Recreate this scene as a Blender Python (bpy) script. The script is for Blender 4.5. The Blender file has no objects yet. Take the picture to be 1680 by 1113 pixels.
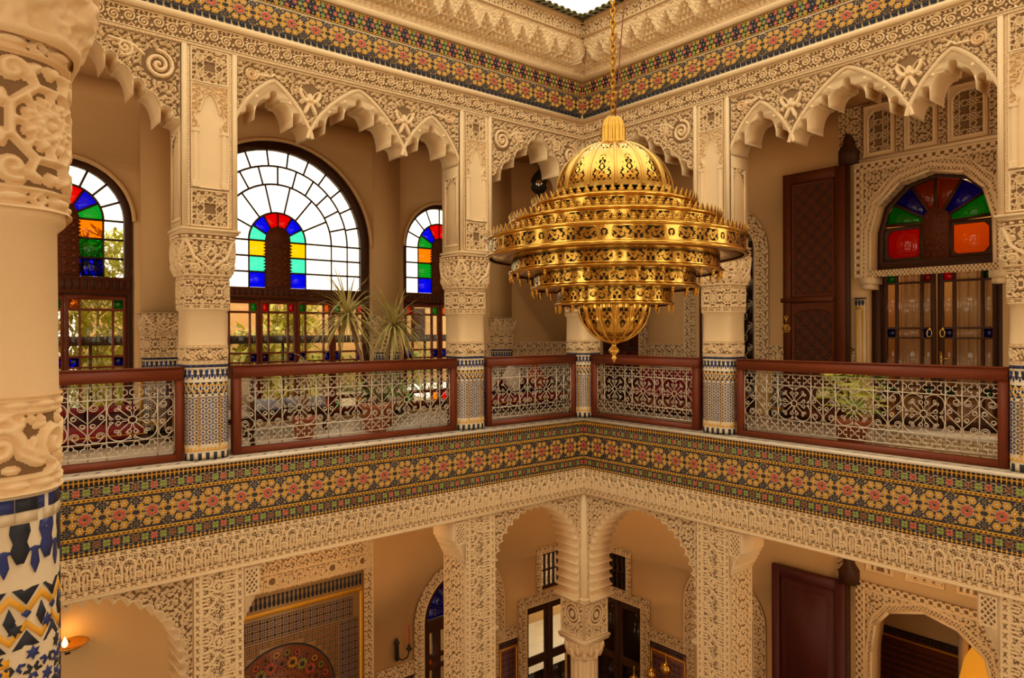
import bpy, math, random
import numpy as np
from math import pi, sin, cos, radians as RD
from mathutils import Vector, Matrix
from mathutils.geometry import tessellate_polygon
random.seed(7); rng = np.random.default_rng(7)
SC = bpy.context.scene; COL = SC.collection
# ------------------------------------------------ camera, sky, exposure
GZ = 1.5                      # the ground floor lies at z = 0 once everything is lifted by this much
EYE = 6.4
HEAD = RD(39.68)
cam = bpy.data.cameras.new('camera'); co = bpy.data.objects.new('camera', cam); COL.objects.link(co)
cam.sensor_width = 36; cam.lens = 36*1154.8/1680; cam.shift_y = -11.6/1680; cam.clip_start = .05
co.location = (-7.881, -7.754, EYE)
co.rotation_euler = (Matrix.Rotation(-HEAD, 3, 'Z') @ Matrix.Rotation(pi/2, 3, 'X') @ Matrix.Rotation(RD(-.19), 3, 'Z')).to_euler()
SC.camera = co
w = bpy.data.worlds.new('sky'); SC.world = w; w.use_nodes = True
bg = w.node_tree.nodes['Background']; bg.inputs[0].default_value = (1, .89, .71, 1); bg.inputs[1].default_value = 4.2
vs = SC.view_settings; vs.view_transform = 'Standard'; vs.look = 'None'; vs.gamma = 1; vs.use_curve_mapping = False; vs.exposure = -0.88
SC.cycles.use_denoising = True
SC.cycles.max_bounces = 14; SC.cycles.diffuse_bounces = 8; SC.cycles.glossy_bounces = 5; SC.cycles.transparent_max_bounces = 12
SC.cycles.sample_clamp_indirect = 6; SC.cycles.caustics_reflective = False; SC.cycles.caustics_refractive = False

def glow(name, loc, col, e, r=.25):
    l = bpy.data.lights.new(name, 'POINT'); l.color = col; l.energy = e; l.shadow_soft_size = r; o = bpy.data.objects.new(name, l); COL.objects.link(o); o.location = loc
# added unseen warm fill lights, no fixtures, to brighten the ground floor galleries
for p, e in (((-3.2, 1.6, 3.6), 62), ((-6.6, 1.6, 3.6), 12), ((1.2, 1.2, 3.6), 55), ((1.6, -4.0, 3.6), 55)): glow('gallery_fill', p, (1, .62, .30), e)
glow('gallery_fill', (1.6, -1.2, 9.4), (1, .66, .34), 11)  # another added fill, hidden by the pilaster, to lift the right gallery
# ------------------------------------------------ materials
MAT = {}
def mat(name, col, rough=.7, metal=0, var=.12, scale=6, bump=.0, bscale=60, grain=None, emit=None, spec=None, coat=0):
    m = bpy.data.materials.new(name); m.use_nodes = True; nt = m.node_tree; N = nt.nodes; L = nt.links
    b = N['Principled BSDF']; b.inputs['Roughness'].default_value = rough; b.inputs['Metallic'].default_value = metal
    if spec is not None: b.inputs['Specular IOR Level'].default_value = spec
    if coat: b.inputs['Coat Weight'].default_value = coat; b.inputs['Coat Roughness'].default_value = .1
    tc = N.new('ShaderNodeTexCoord'); n = N.new('ShaderNodeTexNoise'); n.inputs['Scale'].default_value = scale; n.inputs['Detail'].default_value = 3
    if grain:
        mp = N.new('ShaderNodeMapping'); mp.inputs['Scale'].default_value = grain; L.new(tc.outputs['Object'], mp.inputs[0]); L.new(mp.outputs[0], n.inputs['Vector'])
    else: L.new(tc.outputs['Object'], n.inputs['Vector'])
    r = N.new('ShaderNodeMixRGB'); r.inputs[1].default_value = (*[c*(1-var) for c in col], 1); r.inputs[2].default_value = (*[min(1, c*(1+var)) for c in col], 1)
    L.new(n.outputs['Fac'], r.inputs[0]); L.new(r.outputs[0], b.inputs['Base Color'])
    if bump:
        n2 = N.new('ShaderNodeTexNoise'); n2.inputs['Scale'].default_value = bscale; L.new(tc.outputs['Object'], n2.inputs['Vector'])
        bp = N.new('ShaderNodeBump'); bp.inputs['Strength'].default_value = bump; bp.inputs['Distance'].default_value = .01
        L.new(n2.outputs['Fac'], bp.inputs['Height']); L.new(bp.outputs[0], b.inputs['Normal'])
    if emit:
        b.inputs['Emission Color'].default_value = (*emit[:3], 1); b.inputs['Emission Strength'].default_value = emit[3]
    MAT[name] = m; return m
def glass(name, col, gloss=.06, rough=.03, wav=0):
    m = bpy.data.materials.new(name); m.use_nodes = True; nt = m.node_tree; N = nt.nodes; L = nt.links
    N.remove(N['Principled BSDF']); o = N['Material Output']
    t = N.new('ShaderNodeBsdfTransparent'); t.inputs[0].default_value = (*col, 1)
    g = N.new('ShaderNodeBsdfGlossy'); g.inputs['Roughness'].default_value = rough
    x = N.new('ShaderNodeMixShader'); x.inputs[0].default_value = gloss
    L.new(t.outputs[0], x.inputs[1]); L.new(g.outputs[0], x.inputs[2]); L.new(x.outputs[0], o.inputs[0])
    if wav:
        tr = N.new('ShaderNodeBsdfTranslucent'); tr.inputs[0].default_value = (*col, 1)
        y = N.new('ShaderNodeMixShader'); y.inputs[0].default_value = wav
        L.new(x.outputs[0], y.inputs[1]); L.new(tr.outputs[0], y.inputs[2]); L.new(y.outputs[0], o.inputs[0])
    MAT[name] = m; return m
ST = mat('stucco', (.80, .585, .315), .85, var=.07, scale=2.5, bump=.15, bscale=90)
RC = mat('recess_paint_and_shade', (.22, .125, .05), .9, var=.2, scale=14)  # recess paint, darkened further to deepen the shade in the carving
PL = mat('plaster', (.69, .435, .18), .85, var=.05, scale=1.2, bump=.08, bscale=40)
CR = mat('tile_cream', (.68, .54, .33), .4, var=.1, scale=9)
GRT = mat('tile_grout', (.50, .35, .17), .8, var=.12, scale=12)
NV = mat('tile_navy', (.026, .028, .038), .5, var=.3, scale=20, spec=.25)
BL = mat('tile_blue', (.028, .042, .17), .3, var=.35, scale=16, spec=.3)
GD = mat('tile_gold', (.76, .37, .02), .38, var=.15, scale=20)
RE = mat('tile_red', (.62, .10, .05), .38, var=.15, scale=20)
GN = mat('tile_green', (.26, .36, .05), .38, var=.2, scale=20)
BN = mat('tile_brown', (.22, .06, .018), .38, var=.2, scale=20)
WR = mat('wood_mahogany', (.165, .030, .007), .5, var=.3, scale=5, grain=(6, 6, .8), bump=.05, spec=.25)
WR2 = mat('wood_mahogany_rail', (.18, .034, .008), .45, var=.3, scale=5, grain=(.8, 6, 6), bump=.05, spec=.3)
WD = mat('wood_dark', (.060, .020, .007), .5, var=.3, scale=6, grain=(6, 6, 1), spec=.25)
WC = mat('wood_carved', (.13, .032, .008), .55, var=.3, scale=9, grain=(5, 5, 1), spec=.2)
IR = mat('iron_cream', (.66, .56, .40), .35, .35, var=.15, scale=30)
BK = mat('iron_black', (.03, .022, .016), .45, .4, var=.2, scale=20)
BR = mat('brass', (.74, .44, .085), .15, 1, var=.2, scale=9, bump=.10, bscale=22)
BR2 = mat('brass_dark', (.50, .26, .04), .2, 1, var=.25, scale=11, bump=.12, bscale=26)
BRL = mat('brass_pale', (.66, .42, .10), .3, 1, var=.12, scale=6)
SHD = mat('inner_shadow', (.045, .02, .006), .7)  # shade inside the chandelier, put into a dark colour
OC = mat('tile_ochre', (.34, .20, .07), .45, var=.2, scale=8)
MB_ = mat('marble', (.78, .68, .50), .25, var=.08, scale=4)
FL = mat('floor_tile', (.62, .50, .34), .35, var=.2, scale=5)
RV = mat('red_velvet', (.21, .005, .007), .8, var=.3, scale=12, bump=.2)
RV2 = mat('red_velvet_shaded', (.06, .008, .008), .8, var=.4, scale=20)  # dark patterned velvet with the shadow on the sofa backs in its colour
CU = mat('cushion_ivory', (.74, .62, .46), .9, var=.06, scale=12)
GY = mat('cushion_grey', (.30, .31, .36), .9, var=.1, scale=12)
TC = mat('terracotta', (.42, .12, .045), .75, var=.2, scale=9)
SOI = mat('soil', (.05, .03, .02), .95, var=.3, scale=40)
LF = mat('leaf_green', (.26, .40, .05), .45, var=.4, scale=8)
LY = mat('leaf_pale', (.56, .47, .15), .5, var=.3, scale=8)
LX = mat('leaf_sunny', (.68, .66, .09), .55, var=.45, scale=3)
TK = mat('trunk', (.30, .17, .08), .9, var=.3, scale=16)
OW = mat('ochre_wall', (.85, .46, .18), .9, var=.06, scale=3)
GT = mat('roof_tile_green', (.13, .115, .03), .25, var=.4, scale=14)
OR = mat('lamp_orange', (.8, .25, .02), .6, var=.1, emit=(1, .36, .02, 1.1))
FLM = mat('lamp_flame', (1, .6, .2), .6, emit=(1, .55, .12, 14))
RD_ = mat('candle_red', (.45, .02, .015), .5)
CT = mat('curtain_cloth', (.74, .58, .38), .9, var=.1, scale=4)
_t = CT.node_tree; _tr = _t.nodes.new('ShaderNodeBsdfTranslucent'); _tr.inputs[0].default_value = (.74, .58, .38, 1); _mx = _t.nodes.new('ShaderNodeMixShader'); _mx.inputs[0].default_value = .5
_t.links.new(_t.nodes['Principled BSDF'].outputs[0], _mx.inputs[1]); _t.links.new(_tr.outputs[0], _mx.inputs[2]); _t.links.new(_mx.outputs[0], _t.nodes['Material Output'].inputs[0])
GC = glass('glass_clear', (.93, .92, .86))
GLS = {'w': glass('glass_white', (.97, .97, .95)), 'r': glass('glass_red', (.62, .004, .006)), 'b': glass('glass_blue', (.006, .03, .75)), 'c': glass('glass_aqua', (.20, .78, .62)),
       'y': glass('glass_yellow', (.85, .62, .01)), 'g': glass('glass_green', (.03, .42, .10)), 'o': glass('glass_amber', (.80, .36, .01)), 'v': glass('glass_violet', (.05, .04, .60)), 'n': glass('glass_brown', (.30, .12, .035)), 'm': glass('glass_frosted', (.80, .74, .62), wav=.5)}

# ------------------------------------------------ mesh builder
class MB:
    def __init__(s): s.v = []; s.n = 0; s.l = []; s.t = []; s.m = []
    def add(s, V, Fs, m=0):
        V = np.asarray(V, float).reshape(-1, 3)
        if isinstance(Fs, np.ndarray):
            s.l.append((Fs+s.n).ravel()); s.t.append(np.full(len(Fs), Fs.shape[1])); s.m.append(np.full(len(Fs), m) if np.isscalar(m) else np.asarray(m))
        else:
            for f in Fs: s.l.append(np.array(f)+s.n)
            s.t.append(np.array([len(f) for f in Fs])); s.m.append(np.full(len(Fs), m))
        s.v.append(V); s.n += len(V); return s
    def box(s, x0, x1, y0, y1, z0, z1, m=0):
        return s.add([(x0,y0,z0),(x1,y0,z0),(x1,y1,z0),(x0,y1,z0),(x0,y0,z1),(x1,y0,z1),(x1,y1,z1),(x0,y1,z1)],
                     np.array([(0,3,2,1),(4,5,6,7),(0,1,5,4),(1,2,6,5),(2,3,7,6),(3,0,4,7)]), m)
    def prism(s, P, y0, y1, m=0, holes=(), back=True, ms=None, wrap=None):
        """outline P (and holes) in x,z, thickness from y0 (front) to y1"""
        loops = [list(P)] + [list(h) for h in holes]
        flat = [p for L in loops for p in L]; n = len(flat)
        if len(P) > 4 or holes: tri = [t for t in tessellate_polygon([[Vector((a, b, 0)) for a, b in L] for L in loops])]
        else: tri = [tuple(range(len(P)))]
        V = [(a, y0, b) for a, b in flat] + [(a, y1, b) for a, b in flat]
        if wrap: V = [wrap(*v) for v in V]
        A = 0; 
        for (a, b), (c, d) in zip(P, list(P[1:])+[P[0]]): A += a*d-b*c
        F = []
        for t in tri:
            t = tuple(t)
            ar = sum(flat[t[i]][0]*flat[t[(i+1)%len(t)]][1]-flat[t[i]][1]*flat[t[(i+1)%len(t)]][0] for i in range(len(t)))
            F.append(t if ar > 0 else t[::-1])
        s.add(V, F + ([tuple(i+n for i in f[::-1]) for f in F] if back else []), m)
        S = []; o = 0
        base = s.n-2*n
        for k, L in enumerate(loops):
            q = len(L)
            a = sum(L[i][0]*L[(i+1)%q][1]-L[i][1]*L[(i+1)%q][0] for i in range(q))
            for i in range(q):
                i0, i1 = o+i, o+(i+1)%q
                S.append((i0, i0+n, i1+n, i1) if (a > 0) == (k == 0) else (i0, i1, i1+n, i0+n))
            o += q
        s.l += [np.array(f)+base for f in S]; s.t.append(np.full(len(S), 4)); s.m.append(np.full(len(S), m if ms is None else ms)); return s
    def tube(s, P, r, k=5, m=0, cap=True, closed=False, ref=None):
        P = np.asarray(P, float); n = len(P); rr = np.broadcast_to(np.asarray(r, float), (n,))
        T = (np.roll(P,-1,0)-np.roll(P,1,0)) if closed else np.gradient(P, axis=0)
        T /= np.linalg.norm(T, axis=1)[:, None]+1e-12
        if ref is None:
            sp = np.ptp(P, axis=0); ref = np.eye(3)[int(np.argmin(sp))]
        ref = np.asarray(ref, float)
        A = np.cross(T, ref); A /= np.linalg.norm(A, axis=1)[:, None]+1e-9; B = np.cross(A, T)
        th = np.arange(k)*2*pi/k
        V = P[:, None]+rr[:, None, None]*(A[:, None]*np.cos(th)[None, :, None]+B[:, None]*np.sin(th)[None, :, None])
        q = n if closed else n-1
        i, j = np.meshgrid(np.arange(q), np.arange(k), indexing='ij'); i2 = (i+1) % n; j2 = (j+1) % k
        F = np.stack([i*k+j, i*k+j2, i2*k+j2, i2*k+j], -1).reshape(-1, 4)
        s.add(V.reshape(-1, 3), F, m)
        if cap and not closed and k > 2:
            b = s.n-n*k; s.l += [np.arange(k)[::-1]+b, np.arange(k)+b+(n-1)*k]; s.t.append(np.array([k, k])); s.m.append(np.array([m, m]))
        return s
    def lathe(s, prof, k=24, c=(0,0,0), m=0, a0=0, a1=2*pi, cap=False):
        P = np.asarray(prof, float); full = abs(a1-a0-2*pi) < 1e-6; kk = k if full else k+1
        th = a0+(a1-a0)*np.arange(kk)/k
        V = np.stack([P[:,0][:,None]*np.cos(th)+c[0], P[:,0][:,None]*np.sin(th)+c[1], np.broadcast_to(P[:,1][:,None]+c[2], (len(P), kk))], -1)
        i, j = np.meshgrid(np.arange(len(P)-1), np.arange(k), indexing='ij'); j2 = (j+1) % kk
        return s.add(V.reshape(-1,3), np.stack([i*kk+j, i*kk+j2, (i+1)*kk+j2, (i+1)*kk+j], -1).reshape(-1,4), m)
    def mesh(s, name, mats, smooth=False, tf=None):
        me = bpy.data.meshes.new(name); V = np.concatenate(s.v) if s.v else np.zeros((0,3))
        if tf is not None: V = tf(V)
        me.vertices.add(len(V)); me.vertices.foreach_set('co', V.ravel().astype(np.float32))
        l = np.concatenate(s.l).astype(np.int32); t = np.concatenate(s.t).astype(np.int32)
        me.loops.add(len(l)); me.loops.foreach_set('vertex_index', l)
        me.polygons.add(len(t)); me.polygons.foreach_set('loop_start', (np.cumsum(t)-t).astype(np.int32)); me.polygons.foreach_set('loop_total', t)
        me.polygons.foreach_set('material_index', np.concatenate(s.m).astype(np.int32))
        if smooth: me.polygons.foreach_set('use_smooth', np.ones(len(t), bool))
        for m in (mats if isinstance(mats, (list, tuple)) else [mats]): me.materials.append(m)
        me.update(calc_edges=True); return me
    def build(s, name, mats, parent=None, loc=(0,0,0), rz=0, smooth=False, kind=None): return put(name, s.mesh(name, mats, smooth), parent, loc, rz, kind=kind)
def put(name, me, parent=None, loc=(0,0,0), rz=0, sc=None, kind=None, rot=None):
    o = bpy.data.objects.new(name, me); COL.objects.link(o); o.location = loc
    o.rotation_euler = rot if rot else (0, 0, rz)
    if sc: o.scale = sc
    if parent: o.parent = parent
    if kind: o['kind'] = kind
    return o
def thing(name, label, cat, loc=(0,0,0), rz=0, group=None, me=None):
    o = put(name, me, None, loc, rz); o['label'] = label; o['category'] = cat; o['kind'] = 'thing'
    if group: o['group'] = group
    return o
def struct(name, loc=(0,0,0), rz=0, me=None):
    o = put(name, me, None, loc, rz); o['kind'] = 'structure'; return o
# frames of the two walls seen: local x runs along the wall (0 at the corner), y goes into the gallery
def LW(x, y, z): return (x, y, z)
def RW(x, y, z): return (y, -x, z)
RZ = {'L': 0, 'R': -pi/2}
def wl(side, x, y, z): return LW(x, y, z) if side == 'L' else RW(x, y, z)

# ------------------------------------------------ carved relief
def grid(w, h, d=.004):
    nx, nz = max(2, int(round(w/d))), max(2, int(round(h/d)))
    return np.meshgrid(np.linspace(0, w, nx+1), np.linspace(0, h, nz+1))
def sdist(X, Z, pts, w=0, h=0, cl=False):
    """distance to a polyline, repeating every w (and h)"""
    D = np.full(X.shape, 9.); pts = np.asarray(pts, float)
    if cl: pts = np.vstack([pts, pts[:1]])
    for ox in ((-w, 0, w) if w else (0,)):
        for oz in ((-h, 0, h) if h else (0,)):
            a = pts[:-1]+(ox, oz); b = pts[1:]+(ox, oz)
            if a[:,0].min() > X.max()+.1 and b[:,0].min() > X.max()+.1 or b[:,0].max() < X.min()-.1: continue
            for (ax, az), (bx, bz) in zip(a, b):
                dx, dz = bx-ax, bz-az; L2 = dx*dx+dz*dz+1e-12
                t = np.clip(((X-ax)*dx+(Z-az)*dz)/L2, 0, 1)
                np.minimum(D, np.hypot(X-ax-t*dx, Z-az-t*dz), out=D)
    return D
def rise(D, r, e=.005): return np.clip((r+e/2-D)/e, 0, 1)
def spiral(cx, cz, r0, r1, turns, a0=0, n=None, flip=1):
    n = n or int(14*turns)+4; t = np.linspace(0, 1, n); a = a0+flip*t*turns*2*pi; r = r0+(r1-r0)*t
    return np.stack([cx+r*np.cos(a), cz+r*np.sin(a)], -1)
def ell(X, Z, cx, cz, a, b, rot=0, w=0, h=0):
    D = np.full(X.shape, 9.)
    for ox in ((-w,0,w) if w else (0,)):
        for oz in ((-h,0,h) if h else (0,)):
            x, z = X-cx-ox, Z-cz-oz; u = x*cos(rot)+z*sin(rot); v = -x*sin(rot)+z*cos(rot)
            np.minimum(D, (np.sqrt((u/a)**2+(v/b)**2)-1)*min(a, b), out=D)
    return D
def pat_arab(w=.24, h=.24, d=.004, seed=1, md=.043):
    X, Z = grid(w, h, d); r = np.random.default_rng(seed); H = np.zeros(X.shape); C = []
    for _ in range(4000):
        p = r.random(2)*(w, h)
        if all(math.hypot((p[0]-q[0]+w/2) % w-w/2, (p[1]-q[1]+h/2) % h-h/2) > md for q in C): C.append(p)
    for k, (cx, cz) in enumerate(C):
        t = r.random()*6.28; f = 1 if r.random() < .5 else -1
        if k % 3 < 2:
            H = np.maximum(H, rise(sdist(X, Z, spiral(cx, cz, .003, .021+.005*r.random(), 1.25, t, flip=f), w, h), .0052))
            for q in (1.2, 3.1): H = np.maximum(H, .9*rise(ell(X, Z, cx+.030*cos(t+q), cz+.030*sin(t+q), .012, .0062, t+q+.9*f, w, h), 0))
        else:
            for q in range(4): a = t+q*pi/2; H = np.maximum(H, rise(ell(X, Z, cx+.014*cos(a), cz+.014*sin(a), .0105, .0065, a, w, h), 0))
            H = np.maximum(H, rise(sdist(X, Z, [(cx+.018*cos(t+.8), cz+.018*sin(t+.8)), (cx+.034*cos(t+1.1), cz+.034*sin(t+1.1))], w, h), .0045))
    return H
def pat_scroll(w=.27, h=.20, d=.004):
    X, Z = grid(w, h, d); H = np.zeros(X.shape)
    for k, f in ((0, 1), (1, -1)):
        cx, cz = w*(.25+.5*k), h*.5+.012*f
        H = np.maximum(H, rise(sdist(X, Z, spiral(cx, cz, .006, .060, 1.9, 0 if k else pi, flip=f), w), .0075))
        for a in range(5):
            t = a*1.26+k; H = np.maximum(H, .85*rise(ell(X, Z, cx+.078*cos(t), cz+.074*sin(t), .017, .009, t+.8, w), 0))
    for k in range(6):
        for zz in (.026, h-.026): H = np.maximum(H, .8*rise(ell(X, Z, w*(k+.5)/6, zz, .014, .008, .6 if k % 2 else -.6, w), 0))
    H = np.maximum(H, rise(np.minimum(Z, h-Z), .012)); return H
def pat_rope(w=.06, h=.03, d=.004):
    X, Z = grid(w, h, d); return .35+.65*(.5+.5*np.cos((X/w*2-Z/h*.9)*2*pi))*np.clip(np.minimum(Z, h-Z)/.006, 0, 1)
def pat_cross(w=.09, h=.055, d=.004):
    X, Z = grid(w, h, d); D = np.minimum(sdist(X, Z, [(.02, .014), (w-.02, h-.014)], w), sdist(X, Z, [(.02, h-.014), (w-.02, .014)], w))
    H = 1-.9*rise(D, .006); return np.maximum(H, rise(np.minimum(Z, h-Z), .007))
def pat_kufic(w=.54, h=.30, d=.0045, seed=3):
    r = np.random.default_rng(seed); X, Z = grid(w, h, d); H = .5*np.tile(pat_arab(.18, .10, d, seed, .036), (4, 4))[:X.shape[0], :X.shape[1]]
    big = np.zeros(X.shape)
    for k in range(3):
        cx = w*(k+.5)/3; a = np.linspace(0, pi, 13); rr = .05+.006*(k % 2)
        P = np.vstack([[(cx-rr, .03)], np.stack([cx-rr*np.cos(a), .15+.03*(k == 1)+rr*1.1*np.sin(a)], -1), [(cx+rr, .03)]])
        big = np.maximum(big, rise(sdist(X, Z, P, w), .009)); big = np.maximum(big, rise(sdist(X, Z, [(cx-.016, .03), (cx-.016, .16)], w), .0085)); big = np.maximum(big, rise(sdist(X, Z, [(cx+.018, .05), (cx+.018, .17)], w), .0075))
        big = np.maximum(big, rise(sdist(X, Z, spiral(cx+w/6, .07, .006, .034, 1.2, 1), w), .0085))
        big = np.maximum(big, rise(sdist(X, Z, [(cx+w/6-.03, .14), (cx+w/6, .26), (cx+w/6+.03, .14)], w), .0075))
    return np.maximum(H, big)
def pat_girih(c=.15, d=.004):
    X, Z = grid(c, c, d); D = np.full(X.shape, 9.)
    for k in range(8):
        a, b = k*pi/4+pi/8, (k+3)*pi/4+pi/8; R = c*.47
        D = np.minimum(D, sdist(X, Z, [(c/2+R*cos(a), c/2+R*sin(a)), (c/2+R*cos(b), c/2+R*sin(b))]))
        a = k*pi/4+pi/8; D = np.minimum(D, sdist(X, Z, [(c/2+R*cos(a), c/2+R*sin(a)), (c/2+1.6*R*cos(a), c/2+1.6*R*sin(a))]))
    H = rise(D, .0045, .004); R = np.hypot(X-c/2, Z-c/2)
    H = np.maximum(H, .9*rise(np.abs(R-.016), .004)); H = np.maximum(H, .8*rise(R, .007)); return H
def pat_lattice(c=.05, d=.004):
    X, Z = grid(c, c*1.3, d); D = np.minimum(sdist(X, Z, [(0, 0), (c, c*1.3)], c, c*1.3), sdist(X, Z, [(c, 0), (0, c*1.3)], c, c*1.3)); return rise(D, .007)
def samp(Pt, X, Z, pw, ph):
    n1, n0 = Pt.shape[0]-1, Pt.shape[1]-1
    return Pt[np.floor((Z % ph)/ph*n1+.5).astype(int) % n1, np.floor((X % pw)/pw*n0+.5).astype(int) % n0]
def hf_add(mb, H, X, Z, depth, y0=0, mask=None, thr=.3, wrap=None, m0=0, m1=1):
    """relief grid facing -y"""
    nz, nx = H.shape; Y = y0-.003-H*depth
    V = np.stack([X, Y, Z], -1).reshape(-1, 3)
    i, j = np.meshgrid(np.arange(nz-1), np.arange(nx-1), indexing='ij')
    F = np.stack([i*nx+j, i*nx+j+1, (i+1)*nx+j+1, (i+1)*nx+j], -1).reshape(-1, 4)
    hm = (H[:-1,:-1]+H[1:,:-1]+H[:-1,1:]+H[1:,1:]).ravel()/4
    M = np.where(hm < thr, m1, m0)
    if mask is not None:
        k = (mask[:-1,:-1] & mask[1:,:-1] & mask[:-1,1:] & mask[1:,1:]).ravel(); F = F[k]; M = M[k]
        u = np.unique(F); mp = np.zeros(len(V), int); mp[u] = np.arange(len(u)); V = V[u]; F = mp[F]
    if wrap is not None: V = wrap(V)
    if len(F): mb.add(V, F, M)
    return mb
def hf_mesh(name, H, w, h, depth, mats=None, **k):
    X, Z = np.meshgrid(np.linspace(0, w, H.shape[1]), np.linspace(0, h, H.shape[0]))
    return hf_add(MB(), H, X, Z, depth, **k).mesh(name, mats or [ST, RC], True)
P_AR = pat_arab(); P_SC = pat_scroll(); P_RO = pat_rope(); P_CX = pat_cross(); P_KU = pat_kufic(); P_GI = pat_girih(); P_LA = pat_lattice()
P_GI4 = P_GI
def row(parent, name, me, x0, x1, per, y, z, vert=False, **k):
    """copies of one relief unit laid end to end from x0 to x1"""
    a, b = min(x0, x1), max(x0, x1); n = max(1, round((b-a)/per)); s = (b-a)/(n*per); out = []
    for i in range(n):
        out.append(put(name, me, parent, (a+i*per*s, y, z), sc=(s, 1, 1), **k))
    return out
def col_of(parent, name, me, z0, z1, per, x, y, **k):
    n = max(1, round((z1-z0)/per)); s = (z1-z0)/(n*per)
    for i in range(n): put(name, me, parent, (x, y, z0+i*per*s), sc=(1, 1, s), **k)
# ------------------------------------------------ the two courtyard walls
DIM = {'L': dict(len=7.75, pier=[(1.77, 2.28), (5.26, 5.76)], pil=[(1.803, 2.336), (5.30, 5.86)], col=[2.07, 5.58], name='wall_left'),
       'R': dict(len=7.4, pier=[(2.10, 2.59), (5.55, 6.06)], pil=[(2.06, 2.60), (5.54, 6.08)], col=[2.33, 5.81], name='wall_right')}
ROOT = {k: struct(DIM[k]['name'], rz=RZ[k]) for k in 'LR'}
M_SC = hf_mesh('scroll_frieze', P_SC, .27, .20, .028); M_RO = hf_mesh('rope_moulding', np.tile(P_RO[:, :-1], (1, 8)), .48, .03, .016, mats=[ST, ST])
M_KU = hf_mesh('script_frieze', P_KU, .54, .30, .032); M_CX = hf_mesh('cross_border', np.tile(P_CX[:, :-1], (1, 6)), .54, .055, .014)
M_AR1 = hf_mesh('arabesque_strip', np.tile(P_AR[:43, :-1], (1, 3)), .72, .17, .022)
def f_pt(u): return np.clip(1-np.clip(u, 0, 1)**1.3, 0, 1)**.72
def f_ln(u): return 1-np.clip(u, 0, 1)**1.12
def lobed(c, hw, zs, za, ns, f):
    fz = lambda x: zs+(za-zs)*float(f(min(1, abs(x)/hw))); sp = hw/(ns+.6); a = .17*sp; P = []
    for k in range(ns+1):
        x = k*sp; z = fz(x) if k else za
        if k: P.append((x-a, z-.62*sp)); P.append((x-a, z-a))
        for t in (np.linspace(pi, 0, 7) if k else np.linspace(pi/2, 0, 4)): P.append((x+a*cos(t), z-a+a*sin(t)))
        zz = z-.36*sp; P += [(x+a, zz), (x+a+.11*sp, zz), (x+a+.11*sp, zz-.07*sp), (x+a+.21*sp, zz-.07*sp)]
        xe, ze = (x+sp-a, fz(x+sp)-.62*sp) if k < ns else (hw, zs)
        xs, z0 = x+a+.21*sp, zz-.07*sp
        if z0 < ze+.02: z0 = ze+.02
        for t in np.linspace(.15, 1, 5): P.append((xs+(xe-xs)*sin(t*pi/2), ze+(z0-ze)*cos(t*pi/2)))
    R = [(c+x, z) for x, z in P]; Lf = [(c-x, z) for x, z in P[::-1] if x > 1e-6]
    return Lf+R
def scal(c, hw, zs, za, n):
    zc = za-hw*.97; r = hw-.05; pts = []; Ls = zc-zs; tot = 2*Ls+pi*r
    def at(q):
        if q < Ls: return (c-r, zs+q)
        if q > Ls+pi*r: return (c+r, zc-(q-Ls-pi*r))
        t = pi-(q-Ls)/r; return (c+r*cos(t), zc+r*.97*sin(t))
    for i in range(n):
        A, B = np.array(at(tot*i/n)), np.array(at(tot*(i+1)/n)); m = (A+B)/2; h = np.linalg.norm(B-A)/2; e = (B-A)/(2*h); nn = np.array((-e[1], e[0]))
        pts.append(tuple(A)); 
        for t in np.linspace(pi*.97, pi*.03, 6): pts.append(tuple(m+e*h*.82*cos(t)+nn*h*1.05*sin(t)))
    pts.append(at(tot)); return pts
def inpoly(X, Z, P):
    I = np.zeros(X.shape, bool); n = len(P)
    for i in range(n):
        (x1, z1), (x2, z2) = P[i], P[(i+1) % n]
        if z1 == z2: continue
        I ^= ((z1 > Z) != (z2 > Z)) & (X < (x2-x1)*(Z-z1)/(z2-z1)+x1)
    return I
def volute(X, Z, H, cx, cz, r, f=1, a0=0):
    k = np.hypot(X-cx, Z-cz) < r*1.14; H[k] = 0
    H[:] = np.maximum(H, 1.35*rise(sdist(X, Z, spiral(cx, cz, .012, r, 2.1, a0, flip=f)), r*.12, .012))
def spandrel(side, name, xl, xr, ztop, outline, y0, y1, margin, region=None, motifs=None, d=.0055, depth=.028, lip=.012):
    par = ROOT[side]; zb = min(outline[0][1], outline[-1][1])
    P = [(xl, ztop), (xl, outline[0][1])]+([] if abs(outline[0][0]-xl) < 1e-6 else [outline[0]])+outline[1:-1]+([] if abs(outline[-1][0]-xr) < 1e-6 else [outline[-1]])+[(xr, outline[-1][1]), (xr, ztop)]
    o = MB().prism(P, y0, y1).build(name, [ST, RC], par)
    a, b = min(xl, xr), max(xl, xr)
    X, Z = np.meshgrid(np.arange(a+.015, b-.012, d), np.arange(zb, ztop-.008, d))
    M = inpoly(X, Z, P)
    D = sdist(X, Z, outline); 
    if region is not None: M &= region(X, Z)
    H = samp(P_AR, X, Z, .24, .24)
    if motifs: motifs(X, Z, H)
    rim = rise(np.abs(D-margin-.006), .008)
    M &= D > margin; H = np.maximum(H, .8*rim)
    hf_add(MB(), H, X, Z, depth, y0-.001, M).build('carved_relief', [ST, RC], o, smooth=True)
    return o
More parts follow.
